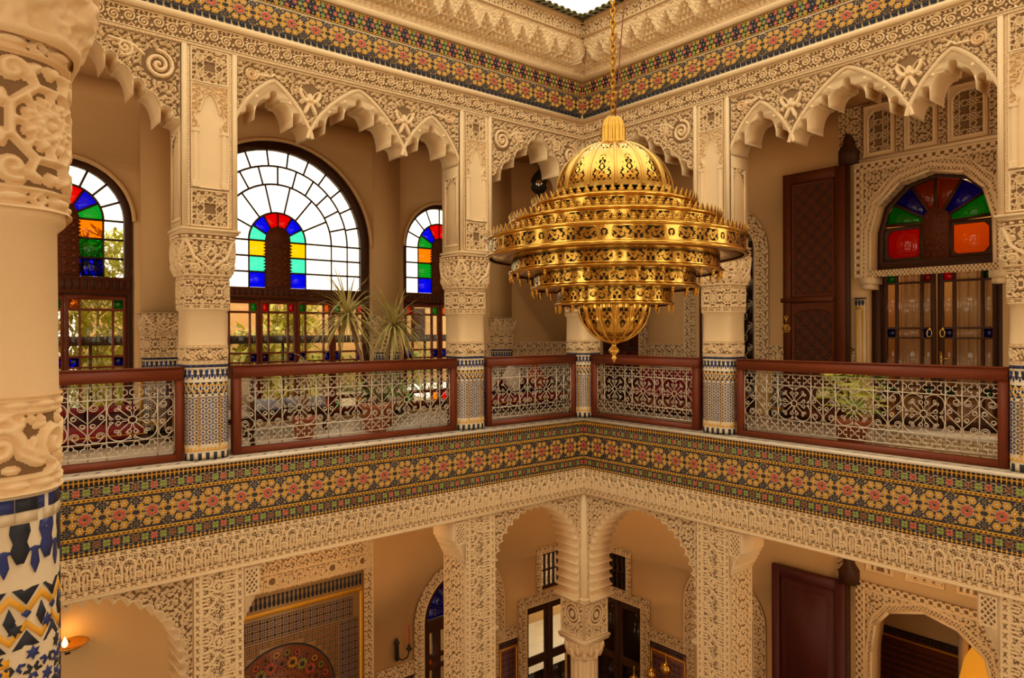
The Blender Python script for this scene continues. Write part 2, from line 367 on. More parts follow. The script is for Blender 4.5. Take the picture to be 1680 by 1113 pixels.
def facade(side):
    D = DIM[side]; s = -1 if side == 'L' else 1; Ln = D['len']; par = ROOT[side]; e = s*Ln
    lo, hi = min(0, e), max(0, e)
    # ---- structural slabs behind the carving
    B = MB(); B.box(lo, hi, .02, .5, 3.885, 4.27); B.build('lower_beam', ST, par)
    B = MB(); B.box(lo, hi, .02, .45, 9.40, 10.36); B.build('upper_beam', ST, par)
    # ---- lower storey
    row(par, 'cross_border', M_CX, 0, e, .54, .02, 3.885); row(par, 'cross_border', M_CX, 0, e, .54, .02, 4.215); row(par, 'script_frieze', M_KU, 0, e, .54, .02, 3.93)
    MB().box(lo, hi, -.03, .02, 3.862, 3.887).build('moulding', ST, par)
    pw = D['pier'][0][1]-D['pier'][0][0]
    X, Z = grid(pw, .6, .0048); Hp = samp(P_AR, X, Z*1.3, .24, .24)
    Hp = np.where(np.abs(X-pw/2) < .17, samp(P_KU.T, X*1.1, Z*.9, .30, .54)*.95, Hp)
    Hp = np.maximum(Hp, rise(np.abs(ell(X, Z, pw/2, .44, .05, .06)), .009)); Hp = np.maximum(Hp, rise(ell(X, Z, pw/2, .44, .022, .03), 0))
    Hp = np.maximum(Hp, rise(sdist(X, Z, [(pw/2, .02), (pw/2-.13, .14), (pw/2-.08, .24), (pw/2, .33), (pw/2+.08, .24), (pw/2+.13, .14)], cl=True), .008))
    for xx in (0, pw-.075):
        k = (X >= xx) & (X <= xx+.075); Hp[k] = samp(P_CX.T, X[k]-xx-.01, Z[k], .055, .09); Hp = np.maximum(Hp, rise(np.minimum(np.abs(X-xx), np.abs(X-xx-.075)), .009))
    M_P = hf_mesh('pier_relief', Hp, pw, .6, .022)
    X, Z = grid(.48, .6, .0055); Hj = samp(P_AR, X*.9, Z*.9, .24, .24); Hj = np.maximum(Hj, rise(np.minimum(X, .48-X), .014)); M_J = hf_mesh('jamb_relief', Hj, .48, .6, .016)
    X, Z = grid(.15, .3, .004); M_LT = hf_mesh('lattice_panel', np.maximum(samp(P_LA, X, Z, .05, .065), rise(np.minimum(np.minimum(X, .15-X), np.minimum(Z, .3-Z)), .014)), .15, .3, .022)
    for k, (a, b) in enumerate(D['pier']):
        p = MB().box(min(s*a, s*b), max(s*a, s*b), .02, .5, -1.5, 3.885).build('pier', ST, par)
        col_of(p, 'pier_relief', M_P, -1.5, 3.86, .6, min(s*a, s*b), .02)
        if side == 'L': col_of(p, 'jamb_relief', M_J, -1.5, 3.86, .6, -b, .5, rz=-pi/2)
        else: col_of(p, 'jamb_relief', M_J, -1.5, 3.86, .6, b, .02, rz=pi/2)
        # bracket under the flat lintel of the wide bay
        q = b if k == 0 else a; f = 1 if k == 0 else -1
        P = [(q, 3.862), (q+f*.19, 3.862), (q+f*.19, 3.60)]
        for t in range(6): w_ = .19*(1-(t+1)/6.5); P += [(q+f*(w_+.024), 3.60-.055*t-.02), (q+f*w_, 3.60-.055*t-.035)]
        P += [(q, 3.25)]; P = [(s*x, z) for x, z in P]
        br = MB().prism(P, .0, .5).build('bracket', ST, par)
        x0 = s*(q+f*.02); x1 = s*(q+f*.17); put('lattice_panel', M_LT, br, (min(x0, x1), 0, 3.54))
    # scalloped side arches
    if side == 'L': specs = [(-.93, .83, 2.25, 3.83, 30, -.05, -1.77), (-6.75, .91, 2.35, 3.83, 30, -5.76, -7.74)]
    else: specs = [(1.075, .985, 2.25, 3.83, 33, .05, 2.10)]
    for c, hw, zs, za, n, xa, xb in specs:
        spandrel(side, 'scalloped_arch', min(xa, xb), max(xa, xb), 3.865, scal(c, hw, zs, za, n), .035, .5, .012)
        for x in (c-hw-.01, c+hw-.04): MB().box(x-.03, x+.08, .02, .52, zs-.05, zs).build('impost', ST, par)
    # ---- ledge above the tile band
    MB().prism([(-.045, 5.022), (.0, 5.005), (.6, 5.005), (.6, 5.052), (-.03, 5.052), (-.045, 5.045)], lo, hi, wrap=lambda a, y, b: (y, a, b)).build('ledge', MB_, par)
    T = MB(); n = int(Ln/.09)
    for i in range(n):
        x = lo+i*.09; T.add([(x, -.012, 5.0545), (x+.03, -.012, 5.0545), (x+.085, .045, 5.0545), (x+.055, .045, 5.0545)], [(0, 1, 2, 3)], i % 2)
    T.build('ledge_tile', [NV, CR], par, kind='stuff')
    # ---- upper storey: carved friezes, mouldings
    row(par, 'scroll_frieze', M_SC, 0, e, .27, .02, 9.432); row(par, 'rope_moulding', M_RO, 0, e, .48, .012, 9.402)
    MB().prism([(.02, 9.632), (-.035, 9.640), (-.05, 9.665), (-.05, 9.70), (.02, 9.705)], lo, hi, wrap=lambda a, y, b: (y, a, b)).build('moulding', ST, par)
    MB().prism([(.02, 10.285), (-.02, 10.29), (-.05, 10.33), (-.03, 10.36), (.02, 10.37)], lo, hi, wrap=lambda a, y, b: (y, a, b)).build('moulding', ST, par)
    T = MB(); n = int(Ln/.075)
    for i in range(n):
        x = lo+i*.075; T.prism([(x, 9.706), (x+.045, 9.706), (x+.065, 9.745), (x+.02, 9.745)], .004, .02, i*0); T.prism([(x+.005, 9.748), (x+.06, 9.748), (x+.06, 9.782), (x+.005, 9.782)], .004, .02, 0)
    T.build('dentil_tile', [NV], par, kind='stuff')
    # ---- pilasters above the columns
    X, Z = grid(.36, .39, .0045); G = samp(P_GI4, X, Z, .18, .195); r_ = rise(np.minimum(np.minimum(X, .36-X), np.minimum(Z, .39-Z)), .016); edge = np.minimum(np.minimum(X, .36-X), np.minimum(Z, .39-Z)) < .055
    G[edge] = samp(P_AR, X, Z, .24, .24)[edge]; M_SQ = hf_mesh('carved_square', np.maximum(G, r_), .36, .39, .022)
    X, Z = grid(.36, 1.10, .0045); cx = .18; A = np.abs(X-cx); zz = Z
    prof = np.where(zz < .62, .125, np.where(zz < .80, .125-.02*np.sin((zz-.62)/.18*pi*2), np.sqrt(np.clip((1.0-zz)/.20, 0, 1))*.10))
    inner = (A < prof) & (zz < 1.0); Hn = samp(P_AR, X, Z, .24, .24); Hn[zz < .62] = 1.0
    Hn[inner] = .12; Hn = np.maximum(Hn, .9*rise(np.abs(A-prof), .010)*(zz < 1.0)*(zz > .55)); Hn = np.maximum(Hn, rise(np.minimum(X, .36-X), .012))
    for q in (.135,): 
        k = (np.abs(A-q) < .028) & (zz < .60); Hn[k] = (.55+.75*np.sqrt(np.clip(1-((A-q)/.028)**2, 0, 1)))[k]
        k = (np.abs(A-q) < .036) & ((np.abs(zz-.60) < .022) | (np.abs(zz-.035) < .035)); Hn[k] = 1.45
    Hn = np.maximum(Hn, rise(np.minimum(zz, 1.1-zz), .014)); M_N = hf_mesh('blind_niche', Hn, .36, 1.10, .030, thr=-1)
    M_BD = hf_mesh('bead_strip', np.tile(P_RO.T[:-1], (8, 1)), .03, .48, .012, mats=[ST, RC])
    for a, b in D['pil']:
        c = s*(a+b)/2; hw = (b-a)/2
        p = MB().box(c-hw, c+hw, .03, .45, 7.49, 9.41).build('pilaster', ST, par)
        for q in (c-hw, c+hw-.05): MB().box(q, q+.05, .0, .05, 7.49, 9.41).build('edge_moulding', ST, p)
        for q in (c-hw+.053, c+hw-.083): col_of(p, 'bead_strip', M_BD, 7.52, 9.40, .48, q, .028)
        k = (2*hw-.172)/.36
        for zz0, me, h in ((7.52, M_SQ, .39), (7.925, M_N, 1.10), (9.035, M_SQ, .36)): put(me.name.split('.')[0], me, p, (c-.18*k, .03, zz0), sc=(k, 1, h/{M_SQ: .39, M_N: 1.10}[me]))
        MB().box(c-hw-.025, c+hw+.025, -.03, .48, 7.475, 7.50).box(c-hw-.01, c+hw+.01, -.012, .46, 7.45, 7.477).build('abacus', ST, p)
        # narrow niche panel on the jamb that faces the camera
        xj = c+s*hw; f = s
        J = MB()
        for (ya, yb, za, zb) in ((.07, .10, 7.6, 8.5), (.34, .37, 7.6, 8.5), (.07, .37, 8.5, 8.53), (.07, .37, 7.57, 7.6)): J.box(min(xj, xj+f*.018), max(xj, xj+f*.018), ya, yb, za, zb)
        J.build('jamb_niche', ST, p)
        U = MB(); hh = np.linspace(0, .24, 50); X2, Z2 = np.meshgrid(hh, np.linspace(0, .2, 42)); A2 = np.abs(X2-.12); mk = Z2 > .16*np.sqrt(np.clip(1-(A2/.11)**2, 0, 1))
        me = hf_add(MB(), samp(P_AR, X2, Z2, .24, .24), X2, Z2, .014, 0, mk).mesh('niche_carving', [ST, RC], True)
        put('niche_carving', me, p, (xj+f*.002, .34 if f < 0 else .10, 8.3), rz=-pi/2 if f < 0 else pi/2)
    # ---- lobed arches
    p1, p2 = D['pil']
    def mains(a, b, arches):
        outl = []; outs = []
        for (x0, x1, zs, za, ns) in arches:
            c, hw = (x0+x1)/2, abs(x1-x0)/2; o = lobed(c, hw, zs, za, ns, f_pt); outl += o if not outl else o[1:]; outs.append((c, hw, zs, za))
        fo = lambda X: np.max([np.where(np.abs(X-c) < hw+.02, zs+(za+.085-zs)*f_pt(np.abs(X-c)/(hw+.02)), 0) for c, hw, zs, za in outs], axis=0)
        def motif(X, Z, H):
            for (c0, h0, z0, _), (c1, h1, z1, _) in zip(outs[:-1], outs[1:]):
                xm = c0+h0; zm = 9.10
                k = (np.hypot((X-xm)/.15, (Z-zm)/.19) < 1); H[k] = .1
                for f in (-1, 1):
                    a_ = ell(X, Z, xm+f*.078, zm+.045, .088, .042, f*1.0); c_ = ell(X, Z, xm+f*.070, zm+.06, .055, .017, f*1.0); H[:] = np.maximum(H, 1.3*rise(a_, 0, .01)*(1-.85*rise(c_, 0, .008)))
                    H[:] = np.maximum(H, 1.3*rise(ell(X, Z, xm+f*.042, zm-.10, .075, .022, -f*1.15), 0, .01)); H[:] = np.maximum(H, 1.3*rise(sdist(X, Z, spiral(xm+f*.10, zm-.035, .004, .026, 1.2, 1.5, 14, f)), .009, .008))
                H[:] = np.maximum(H, 1.2*rise(ell(X, Z, xm, zm+.03, .03, .05), 0, .012))
            for (xx, f) in ((min(a, b)+.17, 1), (max(a, b)-.17, -1)): volute(X, Z, H, xx, 9.26, .075, f); H[:] = np.maximum(H, 1.2*rise(sdist(X, Z, [(xx+f*.08, 9.26), (xx+f*.2, 9.27)]), .012))
            for c, hw, zs, za in outs:
                if hw < .5: H[:] = np.maximum(H, 1.3*rise(np.abs(np.hypot(X-c, Z-za-.135)-.03), .012))
        o = spandrel(side, 'lobed_arch', min(a, b), max(a, b), 9.40, outl, .06, .45, .0, lambda X, Z: Z > fo(X)+.055, motif)
        for c, hw, zs, za in outs:
            U = np.linspace(-1, 1, 61); xx = c+U*(hw+.03); zz = zs+(za+.11-zs)*f_pt(np.abs(U)); T = np.gradient(np.stack([xx, zz], -1), axis=0); T /= np.linalg.norm(T, axis=1)[:, None]
            Nn = np.stack([-T[:,1], T[:,0]], -1); q = MB(); wv = .5+.5*(np.arange(61) % 2)
            V = np.concatenate([np.stack([xx-Nn[:,0]*.022, np.full(61, .05), zz-Nn[:,1]*.022], -1), np.stack([xx, .05-.022*wv, zz], -1), np.stack([xx+Nn[:,0]*.022, np.full(61, .05), zz+Nn[:,1]*.022], -1)])
            i = np.arange(60); q.add(V, np.concatenate([np.stack([i+r*61, i+1+r*61, i+1+(r+1)*61, i+(r+1)*61], -1) for r in (0, 1)])).build('arch_moulding', ST, o)
            for u in (-.62, -.3, .3, .62) if hw > .5 else (-.45, .45):
                x = c+u*hw; z = zs+(za-zs)*float(f_pt(abs(u)))+.02; MB().lathe([(0, .016), (.012, .014), (.02, .006), (.024, 0)], 8).build('boss', ST, o, loc=(x, .06, z)).rotation_euler = (pi/2, 0, 0)
        MB().prism(inset_frame(min(a, b), max(a, b), 9.40), .02, .06).build('frame_moulding', ST, o)
    def inset_frame(a, b, zt): return [(a, zt), (a, zt-.022), (b, zt-.022), (b, zt)]
    if side == 'L': A = [(-5.30, -4.45, 8.66, 9.13, 1), (-4.45, -3.185, 8.66, 9.25, 2), (-3.185, -2.336, 8.66, 9.13, 1)]
    else: A = [(2.60, 3.42, 8.66, 9.13, 1), (3.42, 4.735, 8.66, 9.25, 2), (4.735, 5.54, 8.66, 9.13, 1)]
    mains(A[0][0], A[-1][1], A)
    def side_bay(xa, xb, zs, za):
        a, b = min(xa, xb), max(xa, xb); c, hw = (a+b)/2, (b-a)/2; O = lobed(c, hw, zs, za, 3, f_ln)
        def motif(X, Z, H):
            for f in (-1, 1):
                vx = c+f*(hw-.21); volute(X, Z, H, vx, 9.13, .145, f, 1)
                H[:] = np.maximum(H, 1.2*rise(sdist(X, Z, spiral(c+f*(hw-.52), 9.23, .008, .08, 1.6, 2, flip=-f)), .012)); H[:] = np.maximum(H, 1.2*rise(sdist(X, Z, [(vx-f*.14, 9.2), (vx-f*.25, 9.28), (vx-f*.45, 9.30)]), .013))
        spandrel(side, 'lobed_arch', a, b, 9.40, O, .05, .45, .010, None, motif)
    side_bay(s*.02, s*p1[0], 8.57, 9.33)
    side_bay(s*p2[1], s*min(Ln, p2[1]+p1[0]-.02), 8.57, 9.33)
    # ---- muqarnas cornice, carved band, eaves
    wq = .62; X, Z = grid(wq, .52, .007)
    pk = np.maximum(.46-np.abs(X-wq*.32)*1.75, .38-np.minimum(np.abs(X-wq*.85), np.abs(X-wq*.85+wq))*2.1); pk = np.clip(pk, .12, 1)
    j = np.floor(Z/.068); u = np.abs(((X/wq*8+.5*(j % 2)) % 1)*2-1); v = (Z/.068) % 1
    Hm = .045+.026*j-.060*((u < .74) & (v < .30+.52*np.sqrt(np.clip(1-(u/.76)**2, 0, 1))))+.030*(v > .88)
    top = .205+.02*samp(P_AR, X, Z, .24, .24); t2 = .02*samp(P_AR, X, Z, .24, .24)
    Hm = np.where(Z > pk, top, Hm); low = Z < .055*(1+np.abs(u)); Hm = np.where(low, t2, Hm); Hm = np.where((Z > .5), .225, Hm)
    Mm = hf_mesh('muqarnas', Hm, wq, .52, 1.0, thr=-1); row(par, 'muqarnas', Mm, s*.0, e, wq, .02, 10.365)
    MB().box(lo, hi, .05, .45, 10.355, 10.87).build('cornice_core', ST, par)
    MB().box(lo, hi, -.20, .5, 10.86, 11.05).build('cornice', ST, par)
    row(par, 'arabesque_strip', M_AR1, -s*.2 if False else 0, e, .72, -.20, 10.875)
    MB().box(lo, hi, -.27, .6, 11.045, 11.075).box(lo, hi, -.235, .5, 10.855, 10.878).build('moulding', ST, par)
    # eaves: half-round green roof tiles, each one a piece
    t = np.linspace(0, pi, 7); V = [(.055*cos(q), y, .05*sin(q)) for y in (-.13, .42) for q in t]+[(.038*cos(q), y, .034*sin(q)) for y in (-.13, .42) for q in t]
    F = [(i, i+1, i+8, i+7) for i in range(6)]+[(i+14, i+21, i+22, i+15) for i in range(6)]+[(i, i+14, i+15, i+1) for i in range(6)]
    me = MB().add(V, F).mesh('roof_tile', [GT], True); n = int(Ln/.125)
    MB().prism([(-.30, 11.078), (.55, 11.30), (.55, 11.078)], lo, hi, wrap=lambda a, y, b: (y, a, b)).build('roof_slope', PL, par)
    for i in range(n): put('roof_tile', me, par, (s*(.06+i*.125), -.27, 11.10), rot=(RD(14), 0, 0))
facade('L'); facade('R')
for k_, (a_, b_, z0, z1) in enumerate(((0, .32, 4.27, 5.04), (0, .5, 3.885, 4.27), (.0, .5, 9.40, 11.3))): MB().box(a_, b_, a_, b_, z0, z1).build('corner_block', ST, ROOT['L'])
MB().box(.03, .43, .03, .43, 7.45, 9.41).build('corner_pilaster', ST, ROOT['L'])
# lower corner pier between the two scalloped arches
cp = struct('pillar_corner')
def slab(n, a, z0, z1, b=.5, m=ST): return MB().box(a, b, a, b, z0, z1).build(n, m, cp)
slab('pier', -.035, 1.58, 3.865); slab('cornice', -.075, 2.20, 2.25); slab('cornice', -.06, 2.15, 2.20); slab('cornice', -.09, 1.545, 1.585); slab('cornice', -.065, 1.50, 1.545)
X, Z = grid(.5, .54, .0055); Hc = samp(P_AR, X, Z, .24, .24); Hc[ell(X, Z, .25, .34, .15, .155) < .01] = .05
for a in (.15, .10): Hc = np.maximum(Hc, rise(np.abs(ell(X, Z, .25, .34, a, a*1.04)), .012))
Hc = np.maximum(Hc, rise(ell(X, Z, .25, .34, .04, .05), 0)); Hc = np.maximum(Hc, rise(np.minimum(np.minimum(X, .5-X), np.minimum(Z, .54-Z)), .018))
me = hf_mesh('medallion_panel', Hc, .5, .54, .022); put('medallion_panel', me, cp, (-.037, .47, 1.595), rz=-pi/2); put('medallion_panel', me, cp, (-.03, -.037, 1.595))
k_ = MB()
for zz, a in ((1.50, .29), (1.36, .275), (1.28, .235), (1.22, .225)): pass
k_.lathe([(.30, 1.50), (.31, 1.42), (.29, 1.36), (.235, 1.30), (.235, 1.26), (.25, 1.25), (.25, 1.22), (.215, 1.20)], 8, (.22, .22, 0)).build('capital', ST, cp)
fl = MB(); th = np.arange(64)*2*pi/64; rr = .205+.014*np.cos(th*16)
V = np.concatenate([np.stack([.22+rr*np.cos(th), .22+rr*np.sin(th), np.full(64, z)], -1) for z in (1.21, -1.5)]); i = np.arange(64)
fl.add(V, np.stack([i, (i+1) % 64, (i+1) % 64+64, i+64], -1)).build('shaft', ST, cp, smooth=True)
lf = MB()
for kk in range(8):
    a = kk*pi/4; c_, s_ = cos(a), sin(a)
    for (h0, h1, r0, r1, w_) in ((1.22, 1.40, .235, .30, .07), (1.30, 1.49, .25, .315, .05)):
        aa = a+(pi/8 if h0 > 1.25 else 0); c_, s_ = cos(aa), sin(aa)
        lf.tube([(.22+c_*r, .22+s_*r, z) for r, z in ((r0, h0), (r0+.02, h0+.06), (r1-.01, h1-.03), (r1+.012, h1-.005), (r1+.02, h1-.035))], [.035, .04, .032, .022, .012], 6)
lf.build('capital_leaf', ST, cp, smooth=True, kind='stuff')

# ------------------------------------------------ zellij bands
def rot2(P, a, cx=0, cz=0): c, s = cos(a), sin(a); return [(cx+x*c-z*s, cz+x*s+z*c) for x, z in P]
PR = .293; TH = .315
def kite(r0, r1, w, k=.6): q = r0+(r1-r0)*k; return [(r0, 0), (q, -w), (r1, 0), (q, w)]
def disc(r, n, a0=0): return [(r*cos(a0+2*pi*i/n), r*sin(a0+2*pi*i/n)) for i in range(n)]
def pz(mb, P, m, t=.003): mb.prism(P, -t, 0, m, back=False)
def m_rosette():
    b = MB(); pz(b, disc(.012, 8), 0)
    for k in range(10): pz(b, rot2([(.016, 0), (.030, -.0095), (.048, -.0105), (.060, 0), (.048, .0105), (.030, .0095)], k*pi/5), 1)
    return b.mesh('rosette', [NV, RE])
def m_star():
    b = MB(); pz(b, disc(.0125, 6), 0)
    for k in range(7): pz(b, rot2([(.0145, -.0045), (.024, -.0108), (.036, -.0045), (.036, .0045), (.024, .0108), (.0145, .0045)], k*2*pi/7), 1)
    return b.mesh('star_tile', [CR, GD])
def m_cluster():
    b = MB(); pz(b, disc(.010, 6), 0)
    for k in range(8): pz(b, rot2([(.013, 0), (.026, -.0095), (.040, -.008), (.046, 0), (.040, .008), (.026, .0095)], k*pi/4), 0)
    return b.mesh('flower_cluster', [NV])
M_ROS, M_STAR, M_CLU = m_rosette(), m_star(), m_cluster()
STARS = [(sx*x, sz*z) for x, z in ((.102, .042), (.042, .104)) for sx in (1, -1) for sz in (1, -1)]
def fill_unit(half=0):
    b = MB(); obs = [(0, 0, .062)]+[(x, z, .0345) for x, z in STARS]+[(sx*PR/2, sz*.112, .047) for sx in (1, -1) for sz in (1, -1)]
    obs += [(x+PR*q, z, r) for q in (-1, 1) for x, z, r in obs[1:9]]
    d = .0172
    for j in range(-10, 11):
        for i in range(-10, 11):
            x, z = (i+.5*(j % 2))*d, j*d*.88
            if not(-PR/2 <= x < PR/2-.004 and abs(z) < TH/2-.006) or half and x*half < .004: continue
            if all(math.hypot(x-a, z-c) > r+.0035 for a, c, r in obs): pz(b, [(x+px, z+q) for px, q in disc(.0086, 6, i)], 2 if (i*3+j) % 9 == 0 else 0)
    return b.mesh('small_tile', [NV, CR, GD])
M_FILL = fill_unit(); M_FILLH = {1: fill_unit(1), -1: fill_unit(-1)}
SQ = .0846
def m_square(c1, c2):
    b = MB()
    for k in range(4): pz(b, rot2([(.003, .003), (.019, .0025), (.030, .012), (.030, .025), (.025, .030), (.012, .030), (.0025, .019)], k*pi/2), 0)
    for k in range(4): pz(b, rot2([(-.006, .0), (.0, -.006), (.006, 0), (0, .006)], k*pi/2, .0, 0), 1)
    return b.mesh('flower_tile', [c1, c2])
M_SQS = [m_square(RE, CR), m_square(GN, GD), m_square(BN, CR), m_square(GN, GD)]
def gap_unit():
    b = MB()
    for (x, z, a, c) in ((SQ/2, 0, .0085, .016), (SQ/2, .031, .0155, .0115), (SQ/2, -.031, .0155, .0115), (0, .0425, .021, .0085), (0, -.0425, .021, .0085)):
        pz(b, [(x+a*cos(t*pi/4+.39), z+c*sin(t*pi/4+.39)) for t in range(8)], 0)
    return b.mesh('dark_tile', [NV])
M_GAP = gap_unit()
def comb_unit():     # golden crosses on a dark ground
    b = MB(); p = .0423
    pz(b, [(-p/2, -.048), (p/2, -.048), (p/2, .048), (-p/2, .048)], 1, .0015)
    for P in ([(-.005, -.04), (.005, -.04), (.007, -.008), (.005, .04), (-.005, .04), (-.007, -.008)], [(.008, -.007), (.019, -.007), (.019, .007), (.008, .007)], [(-.019, -.007), (-.008, -.007), (-.008, .007), (-.019, .007)]): pz(b, P, 0, .004)
    return b.mesh('comb_tile', [GD, NV])
M_CB = comb_unit()
def chain_unit():
    b = MB(); p = .0423
    pz(b, [(-p/2, -.024), (p/2, -.024), (p/2, .024), (-p/2, .024)], 0, .002)
    pz(b, [(-.014, -.002), (.0, -.010), (.014, .002), (0, .010)], 1, .004); pz(b, [(-p/2, .018), (p/2, .018), (p/2, .024), (-p/2, .024)], 1, .004); pz(b, [(-p/2, -.024), (p/2, -.024), (p/2, -.018), (-p/2, -.018)], 1, .004)
    return b.mesh('chain_tile', [GD, NV])
M_CH = chain_unit()
def strip_of(parent, name, me, n, per, s, y, z, kz=1, kx=1):
    """n repeats of one unit joined into a single object"""
    V = np.zeros(len(me.vertices)*3); me.vertices.foreach_get('co', V); V = V.reshape(-1, 3)
    t = np.zeros(len(me.polygons), int); me.polygons.foreach_get('loop_total', t); l = np.zeros(len(me.loops), int); me.loops.foreach_get('vertex_index', l); mi = np.zeros(len(t), int); me.polygons.foreach_get('material_index', mi)
    b = MB()
    for i in range(n):
        W = V*(kx, 1, kz)+((s*(i+.5)*per), y, z); b.v.append(W); b.l.append(l+b.n); b.t.append(t); b.m.append(mi); b.n += len(W)
    return b.build(name, list(me.materials), parent, kind='stuff')
def joined(parent, name, me, spots, y, k=1):
    V = np.zeros(len(me.vertices)*3); me.vertices.foreach_get('co', V); V = V.reshape(-1, 3)
    t = np.zeros(len(me.polygons), int); me.polygons.foreach_get('loop_total', t); l = np.zeros(len(me.loops), int); me.loops.foreach_get('vertex_index', l); mi = np.zeros(len(t), int); me.polygons.foreach_get('material_index', mi)
    b = MB()
    if not len(spots): return
    for x, z in spots: b.v.append(V*(k, 1, k)+(x, y, z)); b.l.append(l+b.n); b.t.append(t); b.m.append(mi); b.n += len(V)
    return b.build(name, list(me.materials), parent, kind='stuff')
def rect0(x, z, r): return [(x-r, z-r), (x-r, z+r), (x+r, z+r), (x+r, z-r)]
def zellij(side):
    D = DIM[side]; s = -1 if side == 'L' else 1; n = int(D['len']/PR); Ln = D['len']
    lo, hi = min(0, s*Ln), max(0, s*Ln); y = .0
    bd = MB().box(lo, hi, .002, .3, 4.27, 5.03).build('tile_band', GRT, ROOT[side])
    zc = 4.622
    for i in range(n+1):
        x = s*i*PR
        if i: pass
        put('rosette', M_ROS, bd, (x, y, zc), sc=(1, 1, 1))
        for k, (a, c) in enumerate(STARS):
            if s*(x+a) > 0: put('star_tile', M_STAR, bd, (x+a, y, zc+c), rot=(0, k*.4, 0))
    for i in range(n):
        for q in (.112, -.112): put('flower_cluster', M_CLU, bd, (s*(i+.5)*PR, y, zc+q))
    strip_of(bd, 'small_tile', M_FILL, n, PR, s, y, zc).location.x += s*PR/2; put('small_tile', M_FILLH[s], bd, (0, y, zc), kind='stuff')
    ns = int(Ln/SQ)
    for zz in (4.877, 4.368):
        for i in range(ns): put('flower_tile', M_SQS[i % 4], bd, (s*(i+.5)*SQ, y, zz), rot=(0, 0, 0) if i % 4 != 1 else (0, pi/4*0, 0))
        strip_of(bd, 'dark_tile', M_GAP, ns, SQ, s, y, zz)
    nc = int(Ln/.0423)
    for zz, kz in ((4.978, .98), (4.294, .46)): strip_of(bd, 'comb_tile', M_CB, nc, .0423, s, y, zz, kz)
    for zz in (4.803, 4.441): strip_of(bd, 'chain_tile', M_CH, nc, .0423, s, y, zz)
    # upper band
    ub = MB().box(lo, hi, .004, .03, 9.784, 10.29).build('tile_band', GRT, ROOT[side])
    zc = 9.918; kz = .84
    for i in range(n+1):
        put('rosette', M_ROS, ub, (s*i*PR, .004, zc), sc=(1, 1, kz))
        for k, (a, c) in enumerate(STARS):
            if s*(s*i*PR+a) > 0: put('star_tile', M_STAR, ub, (s*i*PR+a, .004, zc+c*kz), sc=(1, 1, kz))
    strip_of(ub, 'flower_cluster', M_CLU, n, PR, s, .004, zc+.112*kz, kz); strip_of(ub, 'flower_cluster', M_CLU, n, PR, s, .004, zc-.112*kz, kz)
    strip_of(ub, 'small_tile', M_FILL, n, PR, s, .004, zc, kz).location.x += s*PR/2; put('small_tile', M_FILLH[s], ub, (0, .004, zc), sc=(1, 1, kz), kind='stuff')
    strip_of(ub, 'gold_line', M_CH, nc, .0423, s, .004, 10.085, .45); strip_of(ub, 'gold_line', M_CH, nc, .0423, s, .004, 10.268, .4)
    MB().box(lo, hi, .0025, .004, 10.08, 10.275).build('dark_ground', NV, ub)
    def flower(col):
        b = MB(); pz(b, disc(.008, 6), 0)
        for k in range(6): pz(b, rot2([(.010, -.003), (.018, -.0085), (.029, -.004), (.029, .004), (.018, .0085), (.010, .003)], k*pi/3), 1)
        return b.mesh('flower', [CR, col])
    F4 = [flower(c) for c in (RE, GN, GD, NV)]; p = .062; sp = [[] for _ in F4]
    for r in range(3):
        for i in range(int(Ln/p)): sp[(i*(1 if r != 1 else 3)+r*2) % 4].append((s*(i+.5*(1+r % 2))*p, 10.117+r*.0615))
    for me, q in zip(F4, sp): joined(ub, 'flower_tile', me, q, .002)
zellij('L'); zellij('R')
# ------------------------------------------------ floors, ceilings, far walls
def sbox(name, m, *b): 
    o = struct(name, me=MB().box(*b).mesh(name, m)); return o
WX, SY = -7.62, -8.14
fl_ = struct('floor', me=MB().box(-12.5, 8.5, -12.5, 4.5, -1.7, -1.5).mesh('floor', FL))
def ring(name, m, z0, z1, a, b):       # a gallery slab round the court
    g = MB()
    for x0, x1, y0, y1 in ((WX-b, b, a, b), (a, b, SY-a, a), (WX-b, WX-a, SY-a, a), (WX-b, b, SY-b, SY-a)): g.box(x0, x1, y0, y1, z0, z1)
    return struct(name, me=g.mesh(name, m))
ring('gallery_floor', FL, 4.28, 4.985, .3, 3.3); ring('gallery_ceiling', PL, 9.82, 10.3, .45, 3.3)
WF, WB = struct('wall_front'), struct('wall_back')
for zz in ((3.885, 5.03), (8.75, 10.36), (10.86, 11.05)):
    MB().box(WX-.45, WX, SY, 0, *zz).build('beam', ST, WB); MB().box(WX, 0, SY-.45, SY, *zz).build('beam', ST, WF)
for d in (2.33, 5.81):
    MB().box(WX-.5, WX, -d-.25, -d+.25, -1.5, 3.9).build('pier', ST, WB)
    MB().box(WX-.45, WX, -d-.27, -d+.27, 7.45, 8.8).build('pilaster', ST, WB)
for d in (2.07, 5.58):
    MB().box(-d-.25, -d+.25, SY-.5, SY, -1.5, 3.9).build('pier', ST, WF)
    MB().box(-d-.27, -d+.27, SY-.45, SY, 7.45, 8.8).build('pilaster', ST, WF)
    MB().box(-d-.22, -d+.22, SY-.45, SY-.02, 5.0, 7.5).build('column', ST, WF)
